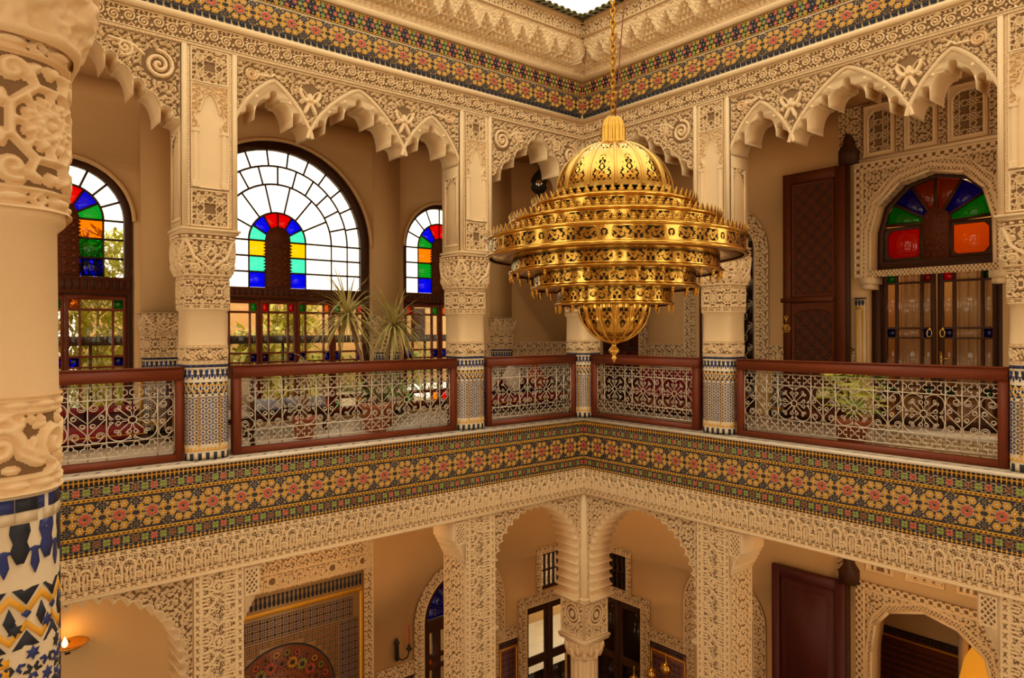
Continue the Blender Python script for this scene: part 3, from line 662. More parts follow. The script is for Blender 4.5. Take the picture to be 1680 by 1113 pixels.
# unseen outer walls of the near galleries; tall openings added for frontal light
def open_wall(par, a, b, fn):
    n = 5; w_ = (b-a)/n; H_ = [rect_(a+(i+.24)*w_, a+(i+.76)*w_, z0, z1) for i in range(n) for z0, z1 in ((-.9, 3.3), (5.3, 9.2))]
    MB().prism(rect_(a, b, -1.5, 9.9), 0, .2, holes=H_, wrap=fn).build('outer_wall', PL, par)
def rect_(a, b, z0, z1): return [(a, z0), (a, z1), (b, z1), (b, z0)]
open_wall(WB, SY-3.3, 3.3, lambda x, y, z: (WX-3.3+y, x, z)); open_wall(WF, WX-3.3, 3.3, lambda x, y, z: (x, SY-3.3+y, z))
# roof beam that carries the chandelier
sbox('beam', WD, -4.0, -3.8, SY, .3, 11.09, 11.34)

def arc(c, r, z0, n=16, a0=pi, a1=0, rz=None): return [(c+r*cos(t), z0+(rz or r)*sin(t)) for t in np.linspace(a0, a1, n+1)]
def arch_loop(c, hw, zb, zs, n=20, rz=None): return [(c-hw, zb)]+arc(c, hw, zs, n, rz=rz)+[(c+hw, zb)]
def rect(a, b, z0, z1): return [(a, z0), (a, z1), (b, z1), (b, z0)]
def backwall(side, name, x0, x1, z0, z1, holes, y=3.0, t=.3):
    o = struct(name, rz=RZ[side]); MB().prism(rect(x0, x1, z0, z1), y, y+t, holes=holes).build('plaster_wall', PL, o); return o
WGL = backwall('L', 'wall_left_gallery', -10.5, 3.3, 4.98, 9.83, [arch_loop(-6.5, .81, 5.02, 7.90), arch_loop(-3.64, 1.58, 5.02, 7.83, 32), arch_loop(-.60, .84, 5.02, 7.90)])
POLY = [(3.07, 7.30), (3.08, 7.87), (3.18, 8.25), (3.49, 8.56), (3.89, 8.66), (4.31, 8.56), (4.55, 8.32), (4.66, 7.9), (4.67, 7.30)]
ADOOR = [(2.99, 4.99)]+[(2.99, 7.18)]+POLY+[(4.75, 7.18), (4.75, 4.99)]
WGR = backwall('R', 'wall_right_gallery', -3.3, 9, 4.98, 9.83, [ADOOR, arch_loop(.55, .60, 4.99, 7.75), rect(-2.45, -1.40, 4.99, 7.4)])
GFL = backwall('L', 'wall_left_ground', -10.5, 3.3, -1.5, 4.29, [arch_loop(-.22, .82, -1.49, 1.15), rect(1.40, 2.75, -1.49, .81), rect(1.80, 2.40, 1.06, 1.83)])
POLG = [(3.06, .9), (3.07, 1.6), (3.13, 2.02), (3.32, 2.26), (3.80, 2.40), (4.22, 2.29), (4.55, 2.02), (4.65, 1.6), (4.66, .9)]
GFR = backwall('R', 'wall_right_ground', -3.3, 9, -1.5, 4.29, [[(3.06, -1.49)]+POLG+[(4.66, -1.49)], arch_loop(.50, .60, -1.49, 1.35), rect(-2.75, -1.38, -1.49, .90), rect(-2.40, -1.76, 1.06, 1.83)])

# ------------------------------------------------ columns
AH = .225
def sup(a=AH, n=4., k=720):
    t = np.linspace(0, 2*pi, k+1)-pi/2-pi/4*0; c, s = np.cos(t), np.sin(t)
    x = np.sign(c)*np.abs(c)**(2/n)*a; y = np.sign(s)*np.abs(s)**(2/n)*a
    tt = np.linspace(0, 2*pi, 20001)-pi/2; x = np.sign(np.cos(tt))*np.abs(np.cos(tt))**(2/n)*a; y = np.sign(np.sin(tt))*np.abs(np.sin(tt))**(2/n)*a
    L = np.concatenate([[0], np.cumsum(np.hypot(np.diff(x), np.diff(y)))]); s_ = np.linspace(0, L[-1], k+1)
    x, y = np.interp(s_, L, x), np.interp(s_, L, y); tx, ty = np.gradient(x), np.gradient(y); q = np.hypot(tx, ty); return s_, x, y, ty/q, -tx/q, L[-1]
S_, SX, SY_, NX, NY, PER = sup()
def wrapc(V, k=1.0):
    V = np.asarray(V, float); s = np.mod(V[..., 0], PER); x, y, nx, ny = (np.interp(s, S_, q) for q in (SX, SY_, NX, NY)); kk = k(V[..., 2]) if callable(k) else k
    return np.stack([x*kk-nx*V[..., 1], y*kk-ny*V[..., 1], V[..., 2]], -1)
def blur(H, n=1):
    for _ in range(n):
        H = (np.roll(H, 1, 1)+2*H+np.roll(H, -1, 1))/4; P_ = np.pad(H, ((1, 1), (0, 0)), 'edge'); H = (P_[:-2]+2*H+P_[2:])/4
    return H
def pat_drum(w, h, d=.004):
    X, Z = grid(w, h, d); cx, cz = w/2, h/2; q = .045
    H = np.zeros(X.shape); R = np.hypot(X-cx, Z-cz); m = .080
    oc = [(cx+m*cos(a), cz+m*sin(a)) for a in np.arange(8)*pi/4+pi/8]; H = np.maximum(H, rise(sdist(X, Z, oc, cl=True), .0055))
    for k in range(8): a = k*pi/4+pi/8; H = np.maximum(H, rise(sdist(X, Z, [(cx+m*cos(a), cz+m*sin(a)), (cx+m*1.35*cos(a), cz+m*1.35*sin(a))], w), .0055))
    for r, n, rr in ((m*.34, 8, .0055), (m*.60, 8, .0075), (m*.82, 8, .0065)):
        for k in range(n): a = k*2*pi/n+(pi/8 if rr == .0075 else 0); H = np.maximum(H, rise(ell(X, Z, cx+r*cos(a), cz+r*sin(a), rr*1.3, rr, a), 0))
    for k in range(8):
        a, b = k*pi/4, (k+3)*pi/4; H = np.maximum(H, rise(sdist(X, Z, [(cx+m*.72*cos(a), cz+m*.72*sin(a)), (cx+m*.72*cos(b), cz+m*.72*sin(b))]), .0026))
    H = np.maximum(H, rise(R, .010)); H = np.maximum(H, rise(np.abs(R-.018), .0025))
    for sx in (-1, 1):
        for sz in (-1, 1):
            vx, vz = cx+sx*w*.36, cz+sz*.098
            H = np.maximum(H, rise(sdist(X, Z, spiral(vx, vz, .004, .026, 1.2, 1 if sz > 0 else 4, flip=sx*sz), w), .0065)); H = np.maximum(H, rise(ell(X, Z, vx-sx*.034, vz+sz*.012, .018, .008, -sx*sz*.5, w), 0)); H = np.maximum(H, rise(ell(X, Z, cx+sx*w*.46, cz+sz*.04, .008, .016, 0, w), 0))
    for sz in (-1, 1): H = np.maximum(H, rise(ell(X, Z, cx, cz+sz*.112, .012, .012, 0, w), 0))
    for z0 in (0, h-q):
        k = (Z >= z0) & (Z <= z0+q); B = np.zeros(X.shape)
        for i in range(4): B = np.maximum(B, np.where(i % 2, rise(np.abs(np.abs(X-w*(i+.5)/4)/1.2+np.abs(Z-z0-q/2)-.012), .0028), rise(ell(X, Z, w*(i+.5)/4, z0+q/2, w/8, .0095, 0, w), 0)))
        B = np.maximum(B, rise(np.minimum(np.abs(Z-z0), np.abs(Z-z0-q)), .008)); H = np.where(k, B, H)
    return H
def pat_collar(w, h, d=.004):
    X, Z = grid(w, h, d); H = np.zeros(X.shape); q = .035
    for k in range(2):
        cx = w*(.25+.5*k); f = 1 if k else -1
        H = np.maximum(H, rise(sdist(X, Z, spiral(cx, h/2, .006, .042, 1.4, 2, flip=f), w), .0075)); H = np.maximum(H, rise(ell(X, Z, cx+w/4, h/2+.024*f, .032, .0145, .6*f, w), 0)); H = np.maximum(H, rise(ell(X, Z, cx+w/4-.03, h/2-.036*f, .018, .009, -.6*f, w), 0))
        H = np.maximum(H, rise(ell(X, Z, cx, h/2-f*.056, .024, .007, .3, w), 0))
    for k in range(2):
        cx = w*(.25+.5*k); f = 1 if k else -1
        for a in range(5): H = np.maximum(H, .9*rise(ell(X, Z, cx+.058*cos(a*1.26+k), h/2+.052*sin(a*1.26+k), .013, .006, a*1.26+k+1.2, w), 0))
        H = np.minimum(H, 1-.95*rise(ell(X, Z, cx+w/4+.004, h/2+.022*f, .007, .007, 0, w), 0)); H = np.minimum(H, 1-.8*rise(sdist(X, Z, [(cx+w/4-.025, h/2+.008*f), (cx+w/4+.02, h/2+.036*f)], w), .0022))
        for q_ in (-.02, 0, .02): H = np.maximum(H, rise(np.abs(X-cx-w/4-q_)*1.2+np.abs(Z-h/2+.052*f)-.009, 0))
    for z0 in (0, h-q):
        k = (Z >= z0) & (Z <= z0+q); B = np.zeros(X.shape)
        for i in range(4): B = np.maximum(B, rise(ell(X, Z, w*(i+.5)/4, z0+q/2, w/9, .0085, 0, w), 0))
        H = np.where(k, np.maximum(B, rise(np.minimum(np.abs(Z-z0), np.abs(Z-z0-q)), .006)), H)
    return H
def pat_cap(w, h, d=.004):
    X, Z = grid(w, h, d); cx = w/2; H = .8*samp(P_AR, X, Z, .24, .24)
    for f in (-1, 1):
        H = np.maximum(H, 1.15*rise(sdist(X, Z, [(cx, .05), (cx+f*.05, .12), (cx+f*.13, .19), (cx+f*.19, h-.07)]), .012)); H = np.maximum(H, 1.15*rise(sdist(X, Z, spiral(cx+f*.13, .09, .006, .045, 1.4, 1, flip=f)), .011))
        H = np.maximum(H, 1.15*rise(sdist(X, Z, [(cx, .30), (cx+f*.045, .22), (cx, .14)]), .009))
    k = Z > h-.07; B = rise(np.abs(((X+.02) % .06)-.03), .012)*rise(np.abs(Z-h+.035), .012); H = np.where(k, np.maximum(B, rise(np.minimum(h-Z, np.abs(Z-h+.07)), .012)), H); return np.maximum(H, rise(Z, .02))
def ring_relief(name, Pm, w0, z0, h, d, depth, k=1.0, rep=4, dz=None, thr=.2):
    """a relief pattern wrapped round the shaft"""
    n1, n0 = Pm.shape; Pb = Pm[:, :-1]; Pb = blur(Pb, 2) if dz else Pb; W = np.tile(Pb, (1, rep)); W = np.hstack([W, W[:, :1]])
    s = np.linspace(0, PER, W.shape[1])+PER*.125*0; X, Z = np.meshgrid(s-PER/rep/2, z0+np.linspace(0, h, n1))
    return hf_add(MB(), W, X, Z, depth, wrap=lambda V: wrapc(V, k), thr=min(thr, .08) if dz else thr)
def tile_pieces():
    """every tile of the column's foot: (kind, colour, polygon in s,z)"""
    T = []; n = 36; p = PER/n
    for i in range(n):
        s = i*p; T.append(('blue_bar', BL if i % 2 else NV, rect(s+.001, s+p-.001, 6.035, 6.062)))
        T.append(('cream_bar', CR, rect(s+.001+p*.3*(i % 2), s+p-.001, 6.012, 6.033)))
    n = 28; p = PER/n
    for i in range(n):
        s = (i+.5)*p; T.append(('merlon', NV if i % 3 else BL, [(s+a*p, 5.925+b*.085) for a, b in ((-.30, 1), (-.34, .8), (-.22, .55), (-.32, .35), (-.12, .05), (.12, .05), (.32, .35), (.22, .55), (.34, .8), (.30, 1))]))
        s = i*p; T.append(('pendant', BL, [(s+a*p, 5.925+b*.085) for a, b in ((-.28, .36), (-.1, .30), (-.16, .0), (-.05, -.18), (0, -.25), (.05, -.18), (.16, .0), (.1, .30), (.28, .36), (0, .42))]))
    n = 26; p = PER/n
    for i in range(n):
        s = i*p; z = 5.825
        T.append(('gold_zigzag', GD, [(s, z-.005), (s+p/2, z+.028), (s+p, z-.005), (s+p, z+.012), (s+p/2, z+.045), (s, z+.012)]))
        T.append(('gold_zigzag', GD, [(s, z-.045), (s+p/2, z-.012), (s+p, z-.045), (s+p, z-.028), (s+p/2, z+.005), (s, z-.028)])) if 0 else T.append(('gold_zigzag', GD, [(s, z-.012), (s+p/2, z-.045), (s+p, z-.012), (s+p, z-.028), (s+p/2, z-.061), (s, z-.028)]))
        T.append(('dark_triangle', NV, [(s+.006, z+.05), (s+p/2, z+.05), (s+p-.006, z+.05), (s+p-.004, z+.022), (s+p/2, z+.05), (s+.004, z+.022)][0:3]+[(s+p, z+.018)][0:0]+[(s+p/2, z+.048)])) if 0 else T.append(('dark_triangle', NV, [(s-p*.42, z+.052), (s, z+.018), (s+p*.42, z+.052)]))
        T.append(('dark_triangle', NV, [(s-p*.42, z-.070), (s+p*.42, z-.070), (s, z-.034)])); T.append(('dark_diamond', BL, [(s, z-.009), (s+p*.16, z), (s, z+.009), (s-p*.16, z)])); T.append(('dark_diamond', NV, [(s+p/2, z-.034), (s+p*.68, z-.010), (s+p/2, z+.018), (s+p*.32, z-.010)]))
    n = 24; p = PER/n; dz = p*.87; R = p*.235
    for j in range(11):
        for i in range(n):
            s, z = (i+.5*(j % 2))*p, 5.235+j*dz*.98
            T.append(('star', BL if (i+j) % 2 else NV, [(s+(R if k % 2 else R*.52)*cos(k*pi/6), z+(R if k % 2 else R*.52)*sin(k*pi/6)) for k in range(12)]))
            for a in (0, pi/3, 2*pi/3):
                cx, cz = s+p/2*cos(a), z+p/2*sin(a)
                if cz > 5.735 or cz < 5.2: continue
                for g in (1, -1): T.append(('arrow', BL if (i+j+g) % 3 else NV, [(cx+u*cos(a)-v*g*sin(a), cz+u*sin(a)+v*g*cos(a)) for u, v in ((-.34*R*2, .16*R), (-.2*R*2, .95*R), (.2*R*2, .95*R), (.34*R*2, .16*R), (.14*R*2, .16*R), (.06*R*2, .52*R), (-.06*R*2, .52*R), (-.14*R*2, .16*R))]))
    n = 40; p = PER/n
    for i in range(n):
        s = i*p; T.append(('gold_bar', GD, rect(s+.002, s+p-.002, 5.152, 5.166))); T.append(('gold_bar', GD, rect(s+.010, s+p-.010, 5.17, 5.186))); T.append(('foot_bar', NV if i % 2 else CR, rect(s+.002, s+p-.002, 5.056, 5.13))); T.append(('foot_bar', NV, rect(s+.002, s+p-.002, 5.052, 5.072)))
    for q in (.068, .182, .318, .432, .568, .682, .818, .932):
        for j in range(26): T.append(('gold_bar', GD, rect(q*PER-.014, q*PER+.014, 5.195+j*.0212, 5.212+j*.0212)))
    return T
TP = tile_pieces()
WR1 = lambda a, y, b: tuple(wrapc(np.array([[a, y, b]]))[0])
def column_meshes(d, rep):
    h = PER/rep; o = {}; bl = d < .003
    o['drum'] = ring_relief('drum', pat_drum(h, .36, d), h, 6.655, .36, d, .020, 1.015, rep, bl).mesh('drum', [ST, RC], True)
    o['collar'] = ring_relief('collar', pat_collar(PER/7, .20, d), PER/7, 6.07, .20, d, .016, .955, 7, bl).mesh('collar', [ST, RC], True)
    kz = lambda z: 1.02+.20*np.sqrt(np.clip((z-7.0)/.11, 0, 1))+.03*np.clip((z-7.1)/.35, 0, 1)
    o['capital'] = ring_relief('capital', pat_cap(PER/4, .45, max(d, .0042)), PER/4, 7.0, .45, d, .022, kz, 4, bl, -1 if bl else .2).mesh('capital', [ST, RC], True)
    s = np.linspace(0, PER, 97)[:-1]; b = MB()
    prof = [(6.26, 1.0), (6.63, .99), (6.64, 1.06), (6.66, 1.06)]
    V = np.concatenate([wrapc(np.stack([s, 0*s, 0*s+z], -1), k) for z, k in prof]); i = np.arange(96)
    o['shaft'] = b.add(V, np.concatenate([np.stack([i+r*96, (i+1) % 96+r*96, (i+1) % 96+(r+1)*96, i+(r+1)*96], -1) for r in range(3)])).mesh('shaft', [ST], True)
    b = MB(); prof = [(5.05, 1.0), (6.07, 1.0), (6.075, .9)]
    V = np.concatenate([wrapc(np.stack([s, 0*s, 0*s+z], -1), k) for z, k in prof]); o['tile_base'] = b.add(V, np.concatenate([np.stack([i+r*96, (i+1) % 96+r*96, (i+1) % 96+(r+1)*96, i+(r+1)*96], -1) for r in range(2)])).mesh('tile_base', [CR])
    return o
CM = column_meshes(.0045, 8)
tb = MB(); order = [NV, BL, GD, CR]
for kd, m_, P in TP: tb.prism(P, -.003, .001, order.index(m_), back=False, wrap=WR1)
M_TB = tb.mesh('mosaic_tile', order)
def column(label, loc, rz, cms=CM, fore=False, group='gallery columns'):
    c = thing('gallery_column', label, 'column', loc, rz, group)
    for k in ('tile_base', 'collar', 'shaft', 'drum', 'capital'): o = put(k, cms[k], c); base = o if k == 'tile_base' else (base if k != 'tile_base' else o)
    base = [o for o in c.children if o.name.startswith('tile_base')][0]
    if not fore: put('mosaic_tile', M_TB, base, kind='stuff')
    return c, base
for side in 'LR':
    for k, d in enumerate(DIM[side]['col']):
        s = -1 if side == 'L' else 1
        lb = {('L', 0): 'carved gallery column second from the court corner on the stained glass side', ('L', 1): 'carved gallery column between the red sofa bay and the tall palm bay', ('R', 0): 'carved gallery column standing behind the brass chandelier rim', ('R', 1): 'carved gallery column at the edge of the wall with wooden doors'}[(side, k)]
        column(lb, wl(side, s*d, .285, 0), RZ[side])
column('gallery column in the court corner between two short railings', (.215, .215, 0), -pi/4*0)
CF = column_meshes(.0024, 8)
fc, fb = column('large close carved column with blue star mosaic foot', (WX-.258, -5.79, 0), pi/2, CF, True)
t_rest = MB(); nf = 0
for kd, m_, P in TP:
    s = (np.mean([p[0] for p in P]) % PER)/PER
    if (s < .20 or s > .93) and P[0][1] > 5.58: MB().prism(P, -.002, .001, 0, back=False, wrap=WR1).build(kd, [m_], fb); nf += 1
    else: t_rest.prism(P, -.002, .001, order.index(m_), back=False, wrap=WR1)
t_rest.build('mosaic_tile', order, fb, kind='stuff')
# half columns on the back wall of the left gallery
CH2 = {k: CM[k] for k in ('collar', 'drum')}
for k, (x, lb) in enumerate(((-5.37, 'half column on the back wall behind the red sofa'), (-1.79, 'half column on the back wall behind the palm crown'), (.74, 'half column on the back wall beside the dark hanging lantern'))):
    c = thing('wall_column', lb, 'column', LW(x, 3.06, 0), 0, 'half columns on the gallery back wall')
    MB().box(-.25, .25, -.12, .1, 6.68, 9.82).build('upper_pilaster', PL, c)
    put('tile_base', CM['tile_base'], c, (0, 0, 0), sc=(1.05, 1, 1)); put('mosaic_tile', M_TB, c, sc=(1.05, 1, 1), kind='stuff')
    put('drum', CM['drum'], c, (0, 0, -.59), sc=(1.05, 1, 1)); put('capital', CM['capital'], c, (0, 0, 6.40-7.0*.62), sc=(1, 1, .62))
# ------------------------------------------------ windows of the left gallery
def sector(c, zs, ri, ro, a0, a1, g=.006, n=4):
    ga, gb = g/ri if ri > .05 else .05, g/ro
    return [(c+(ri+g)*cos(a), zs+(ri+g)*sin(a)) for a in np.linspace(a0+ga, a1-ga, n)]+[(c+(ro-g)*cos(a), zs+(ro-g)*sin(a)) for a in np.linspace(a1-gb, a0+gb, n)]
def pane(par, P, key, y): return MB().prism(P, y-.003, y+.003).build('pane', [GLS[key] if key in GLS else GC], par)
def arched_window(side, name, c, hw, zb, zs, rings, core, leaves, y=3.12, arch_hw=None):
    w_ = struct(name, rz=RZ[side]); lead = MB()
    R = rings[0][0]
    fr = MB(); O = arch_loop(c, hw, 4.99, zs, 28); I = arch_loop(c, R, zb, zs, 28)
    fr.prism(O, y-.06, y+.06, holes=[I, rect(c-hw+.06, c+hw-.06, 5.06, 6.92)]); f = fr.build('frame', WD, w_)
    n = 60; MB().tube([(c+(hw+.012)*cos(t), 2.985, zs+(hw+.012)*sin(t)) for t in np.linspace(0, pi, n)], .028, 6, ref=(0, 1, 0)).build('arch_trim', PL, w_)
    for ri, (ro, rn, ns, rows, colf) in enumerate(rings):
        for k in range(ns):
            a0, a1 = pi*k/ns, pi*(k+1)/ns; pane(w_, sector(c, zs, rn, ro, a0, a1), colf(k, ns, 'a'), y)
            if k: lead.tube([(c+rn*cos(a0), y, zs+rn*sin(a0)), (c+ro*cos(a0), y, zs+ro*sin(a0))], .015, 4)
        hh = (zs-zb)/rows
        for f_ in (-1, 1):
            for j in range(rows):
                xa, xb = sorted((c+f_*(rn+.006), c+f_*(ro-.006))); pane(w_, rect(xa, xb, zb+j*hh+.006, zb+(j+1)*hh-.006), colf(j, rows, 's'), y)
                lead.tube([(xa, y, zb+(j+1)*hh), (xb, y, zb+(j+1)*hh)], .015, 4)
            lead.tube([(c+f_*rn, y, zb), (c+f_*rn, y, zs)], .013, 4)
        lead.tube([(c+rn*cos(t), y, zs+rn*sin(t)) for t in np.linspace(0, pi, 40)], .016, 4, ref=(0, 1, 0))
    lead.build('glazing_bar', WD, f)
    P = [(c-core, zb)]; zt = zs+.05; m = int((zt-zb)/.05)
    for j in range(m): z = zb+j*.05; P += [(c-core-.0, z+.01), (c-core-.028, z+.018), (c-core-.028, z+.034), (c-core, z+.042)]
    P += arc(c, core, zt, 8); P += [(2*c-x, z) for x, z in P[:4*m+1][::-1]]
    q = MB().prism(P, y-.03, y+.03).build('fretwork_panel', WC, w_)
    st = MB()
    for j in range(int((zt-zb)/.1)):
        for i in (-1, 0, 1):
            if abs(i*.105) < core-.03: st.prism([(c+i*.105+(.036 if k % 2 else .018)*cos(k*pi/8), zb+.07+j*.1+(.036 if k % 2 else .018)*sin(k*pi/8)) for k in range(16)], y-.045, y-.03)
    st.build('star_boss', WR, q, kind='stuff') if st.n else None
    tr = MB().box(c-hw+.03, c+hw-.03, y-.09, y-.05, 6.94, zb-.01).build('transom', WC, w_)
    nb = int(2*hw/.085); tb_ = MB()
    for i in range(nb): x = c-hw+.06+i*.085; tb_.box(x, x+.045, y-.105, y-.09, 6.98, zb-.03)
    tb_.build('dentil', WD, tr, kind='stuff')
    # casements below: leaf by leaf
    L = 2*(hw-.06)/leaves; x0 = c-hw+.06
    ROWS = [(6.735, 6.85), (6.10, 6.70), (5.955, 6.07), (5.36, 5.93), (5.16, 5.30)]
    for k in range(leaves):
        a = x0+k*L; m = .045; cs = np.array([0, .16, .19, .71, .74, .9])/.9*(L-2*m)+a+m
        col3 = [(cs[0], cs[1]), (cs[2], cs[3]), (cs[4], cs[5])]
        lf = MB().prism(rect(a+.004, a+L-.004, 5.06, 6.92), y-.03, y+.03, holes=[rect(p, q_, z0, z1) for p, q_ in col3 for z0, z1 in ROWS]).build('casement', WR, w_)
        for ci, (p, q_) in enumerate(col3):
            for r_, (z0, z1) in enumerate(ROWS):
                key = 'x' if ci == 1 or r_ in (1, 3) else ({0: 'rgogr'[(k*2+ci//2) % 5], 2: 'b', 4: 'gror'[(k+ci) % 4]}[r_])
                MB().prism(rect(p-.004, q_+.004, z0-.004, z1+.004), y-.004, y+.004).build('pane', [GLS.get(key, GC)], lf)
    return w_
W = lambda k, n, t: 'w'
def inner2(k, n, t): return 'cbrrbc'[k] if t == 'a' else 'bcy'[k]
arched_window('L', 'window_2', -3.64, 1.56, 7.10, 7.83, [(1.43, 1.185, 13, 3, W), (1.185, .90, 12, 3, W), (.90, .455, 7, 3, W), (.455, .19, 6, 3, inner2)], .19, 5)
def inner1(k, n, t): return 'gvrrvg'[k] if t == 'a' else 'bgo'[k]
arched_window('L', 'window_1', -6.50, .79, 7.16, 7.93, [(.70, .45, 8, 3, W), (.45, .155, 6, 3, inner1)], .155, 2)
def inner3(k, n, t): return 'gbrrbg'[k] if t == 'a' else 'bgo'[k]
arched_window('L', 'window_3', -.60, .82, 7.11, 7.93, [(.74, .46, 8, 3, W), (.46, .155, 6, 3, inner3)], .155, 2)

# ------------------------------------------------ carved dados, surrounds and panels on the gallery walls
def path_relief(pts, wd, depth, y, mats=(ST, RC), d=.0085, Pt=None, pw=.24, ph=.24, edge=.014, name='carved_band', par=None, flip=1):
    P = np.array(pts, float); L = np.concatenate([[0], np.cumsum(np.hypot(*np.diff(P, axis=0).T))]); n = int(L[-1]/d); s = np.linspace(0, L[-1], n); x, z = np.interp(s, L, P[:,0]), np.interp(s, L, P[:,1])
    tx, tz = np.gradient(x), np.gradient(z); q = np.hypot(tx, tz); nx, nz = -tz/q*flip, tx/q*flip; t = np.linspace(0, wd, int(wd/d)+1)
    S2, T2 = np.meshgrid(s, t); H = samp(P_AR if Pt is None else Pt, S2, T2, pw, ph); H = np.maximum(H, rise(np.minimum(T2, wd-T2), edge))
    return hf_add(MB(), H, S2, T2, depth, y, wrap=lambda V: np.stack([np.interp(V[:,0], s, x)+np.interp(V[:,0], s, nx)*V[:,2], V[:,1], np.interp(V[:,0], s, z)+np.interp(V[:,0], s, nz)*V[:,2]], -1)).build(name, list(mats), par, smooth=True)
def dado_unit(c1, c2, p=.115):
    b = MB(); R = p*.24
    pz(b, [((R if k % 2 else R*.55)*cos(k*pi/8), (R if k % 2 else R*.55)*sin(k*pi/8)) for k in range(16)], 0)
    for k in range(4): pz(b, rot2([(p*.30, -.010), (p*.42, -.017), (p*.47, 0), (p*.42, .017), (p*.30, .010)], k*pi/2), 1 if k % 2 else 0); pz(b, rot2([(p*.36, 0), (p*.5, -.012), (p*.62, 0), (p*.5, .012)], k*pi/2+pi/4), 1)
    return b.mesh('dado_tile', [c1, c2])
M_DU = dado_unit(NV, BL); M_DU2 = dado_unit(BN, NV)
def dado(par, side, x0, x1, z0=5.0, z1=5.90, y=3.0, carved=.28, mu=None, base=None):
    o = MB().box(x0, x1, y-.03, y, z0-.02, z1).build('tile_dado', base or CR, par); p = .115
    zz0, zz1 = z0+.14, z1-.16
    joined(o, 'dado_tile', mu or M_DU, [(x0+.06+(i+.5)*p, zz0+(j+.5)*p) for i in range(int((x1-x0-.12)/p)) for j in range(int((zz1-zz0)/p))], y-.031)
    g = MB()
    for a, b, c, d in ((x0+.02, x1-.02, zz0-.045, zz0-.012), (x0+.02, x1-.02, zz1+.012, zz1+.045), (x0+.02, x0+.05, zz0, zz1), (x1-.05, x1-.02, zz0, zz1)): g.box(a, b, y-.036, y-.03, c, d)
    g.build('gold_border', GD, o, kind='stuff')
    m = MB(); n = int((x1-x0)/.05)
    for i in range(n): x = x0+(i+.5)*.05; m.prism([(x-.018, z1-.02), (x-.021, z1-.06), (x-.006, z1-.10), (x+.006, z1-.10), (x+.021, z1-.06), (x+.018, z1-.02)], y-.034, y-.03, back=False); m.prism(rect(x-.02, x+.02, z0+.0, z0+.07), y-.034, y-.03, back=False)
    m.build('merlon_tile', NV, o, kind='stuff')
    MB().box(x0, x1, y-.04, y, z1, z1+.02).build('dado_rail', NV, o)
    if carved: path_relief([(x0, z1+.02), (x1, z1+.02)], carved, .018, y-.004, name='carved_band', par=par)
    return o
dado(WGL, 'L', 1.02, 2.95); dado(WGL, 'L', -2.06, -1.45, carved=0); dado(WGL, 'L', -5.66, -5.24, carved=0)
dado(WGL, 'L', .26, .5, carved=.28)
dado(WGR, 'R', -1.16, -.30, z1=5.90, carved=.25); dado(WGR, 'R', 1.42, 2.92, z1=5.90, carved=.25)
# surround of the grilled arch and of the dark doorway
path_relief([(-.05, 5.92), (-.05, 7.75)]+[(.55-.60*cos(t), 7.75+.60*sin(t)) for t in np.linspace(0, pi, 30)]+[(1.15, 7.75), (1.15, 5.92)], .26, .02, 2.996, name='arch_surround', par=WGR, flip=1)
path_relief([(-1.40, 7.4), (-1.40, 5.92)], .24, .02, 2.996, name='door_surround', par=WGR, flip=1); path_relief([(-1.18, 7.4), (-2.7, 7.4)], .24, .02, 2.996, name='door_surround', par=WGR, flip=-1)
# dark door behind the doorway, seen closed
def plank_door(name, side, x0, x1, z0, z1, y, m=WD, frame=True):
    o = struct(name, rz=RZ[side]); n = 3; MB().prism(rect(x0, x1, z0, z1), y, y+.05).build('door_leaf', m, o)
    for i in range(n):
        a, b = x0+(x1-x0)*(i+.12)/n, x0+(x1-x0)*(i+.88)/n
        for za, zb in ((z0+.12, z0+(z1-z0)*.42), (z0+(z1-z0)*.46, z1-.12)): MB().prism([(a, za), (b, za), (b, zb), (a, zb)], y-.02, y).build('panel', WC if m is WD else m, o)
    return o
plank_door('door_3', 'R', -2.45, -1.40, 4.985, 7.4, 3.08)
# iron grille with coloured panes in the arched opening
gw = struct('window_4', rz=RZ['R']); c = .55
MB().prism(arch_loop(c, .60, 4.99, 7.75, 24), 3.1, 3.2, holes=[arch_loop(c, .53, 5.06, 7.75, 24)]).build('frame', WD, gw)
for i in range(4):
    for j in range(7):
        xa = c-.52+i*.26; za = 5.08+j*.38; key = 'vxgxoxb'[(i*3+j*2) % 7]
        if za+.36 < 7.8: MB().prism(rect(xa+.008, xa+.252, za, za+.37), 3.14, 3.146).build('pane', [GLS.get('v' if key == 'v' else ('o' if key == 'o' and j == 2 else 'm'), GC)], gw)
g = MB()
for i in range(5): g.tube([(c-.52+i*.26, 3.08, 5.05), (c-.52+i*.26, 3.08, 8.2)], .009, 4)
for i in range(4):
    for j in range(8):
        xc, zc = c-.39+i*.26, 5.25+j*.38
        for f in (1, -1): g.tube([(x, 3.08, z) for x, z in spiral(xc+f*.05, zc+f*.10, .01, .07, 1.3, 0, 14, f)], .006, 4, ref=(0, 1, 0))
        g.tube([(xc-.1, 3.08, zc-.15), (xc+.1, 3.08, zc+.15)], .006, 4)
g.build('grille', IR, gw, kind='stuff')
pass

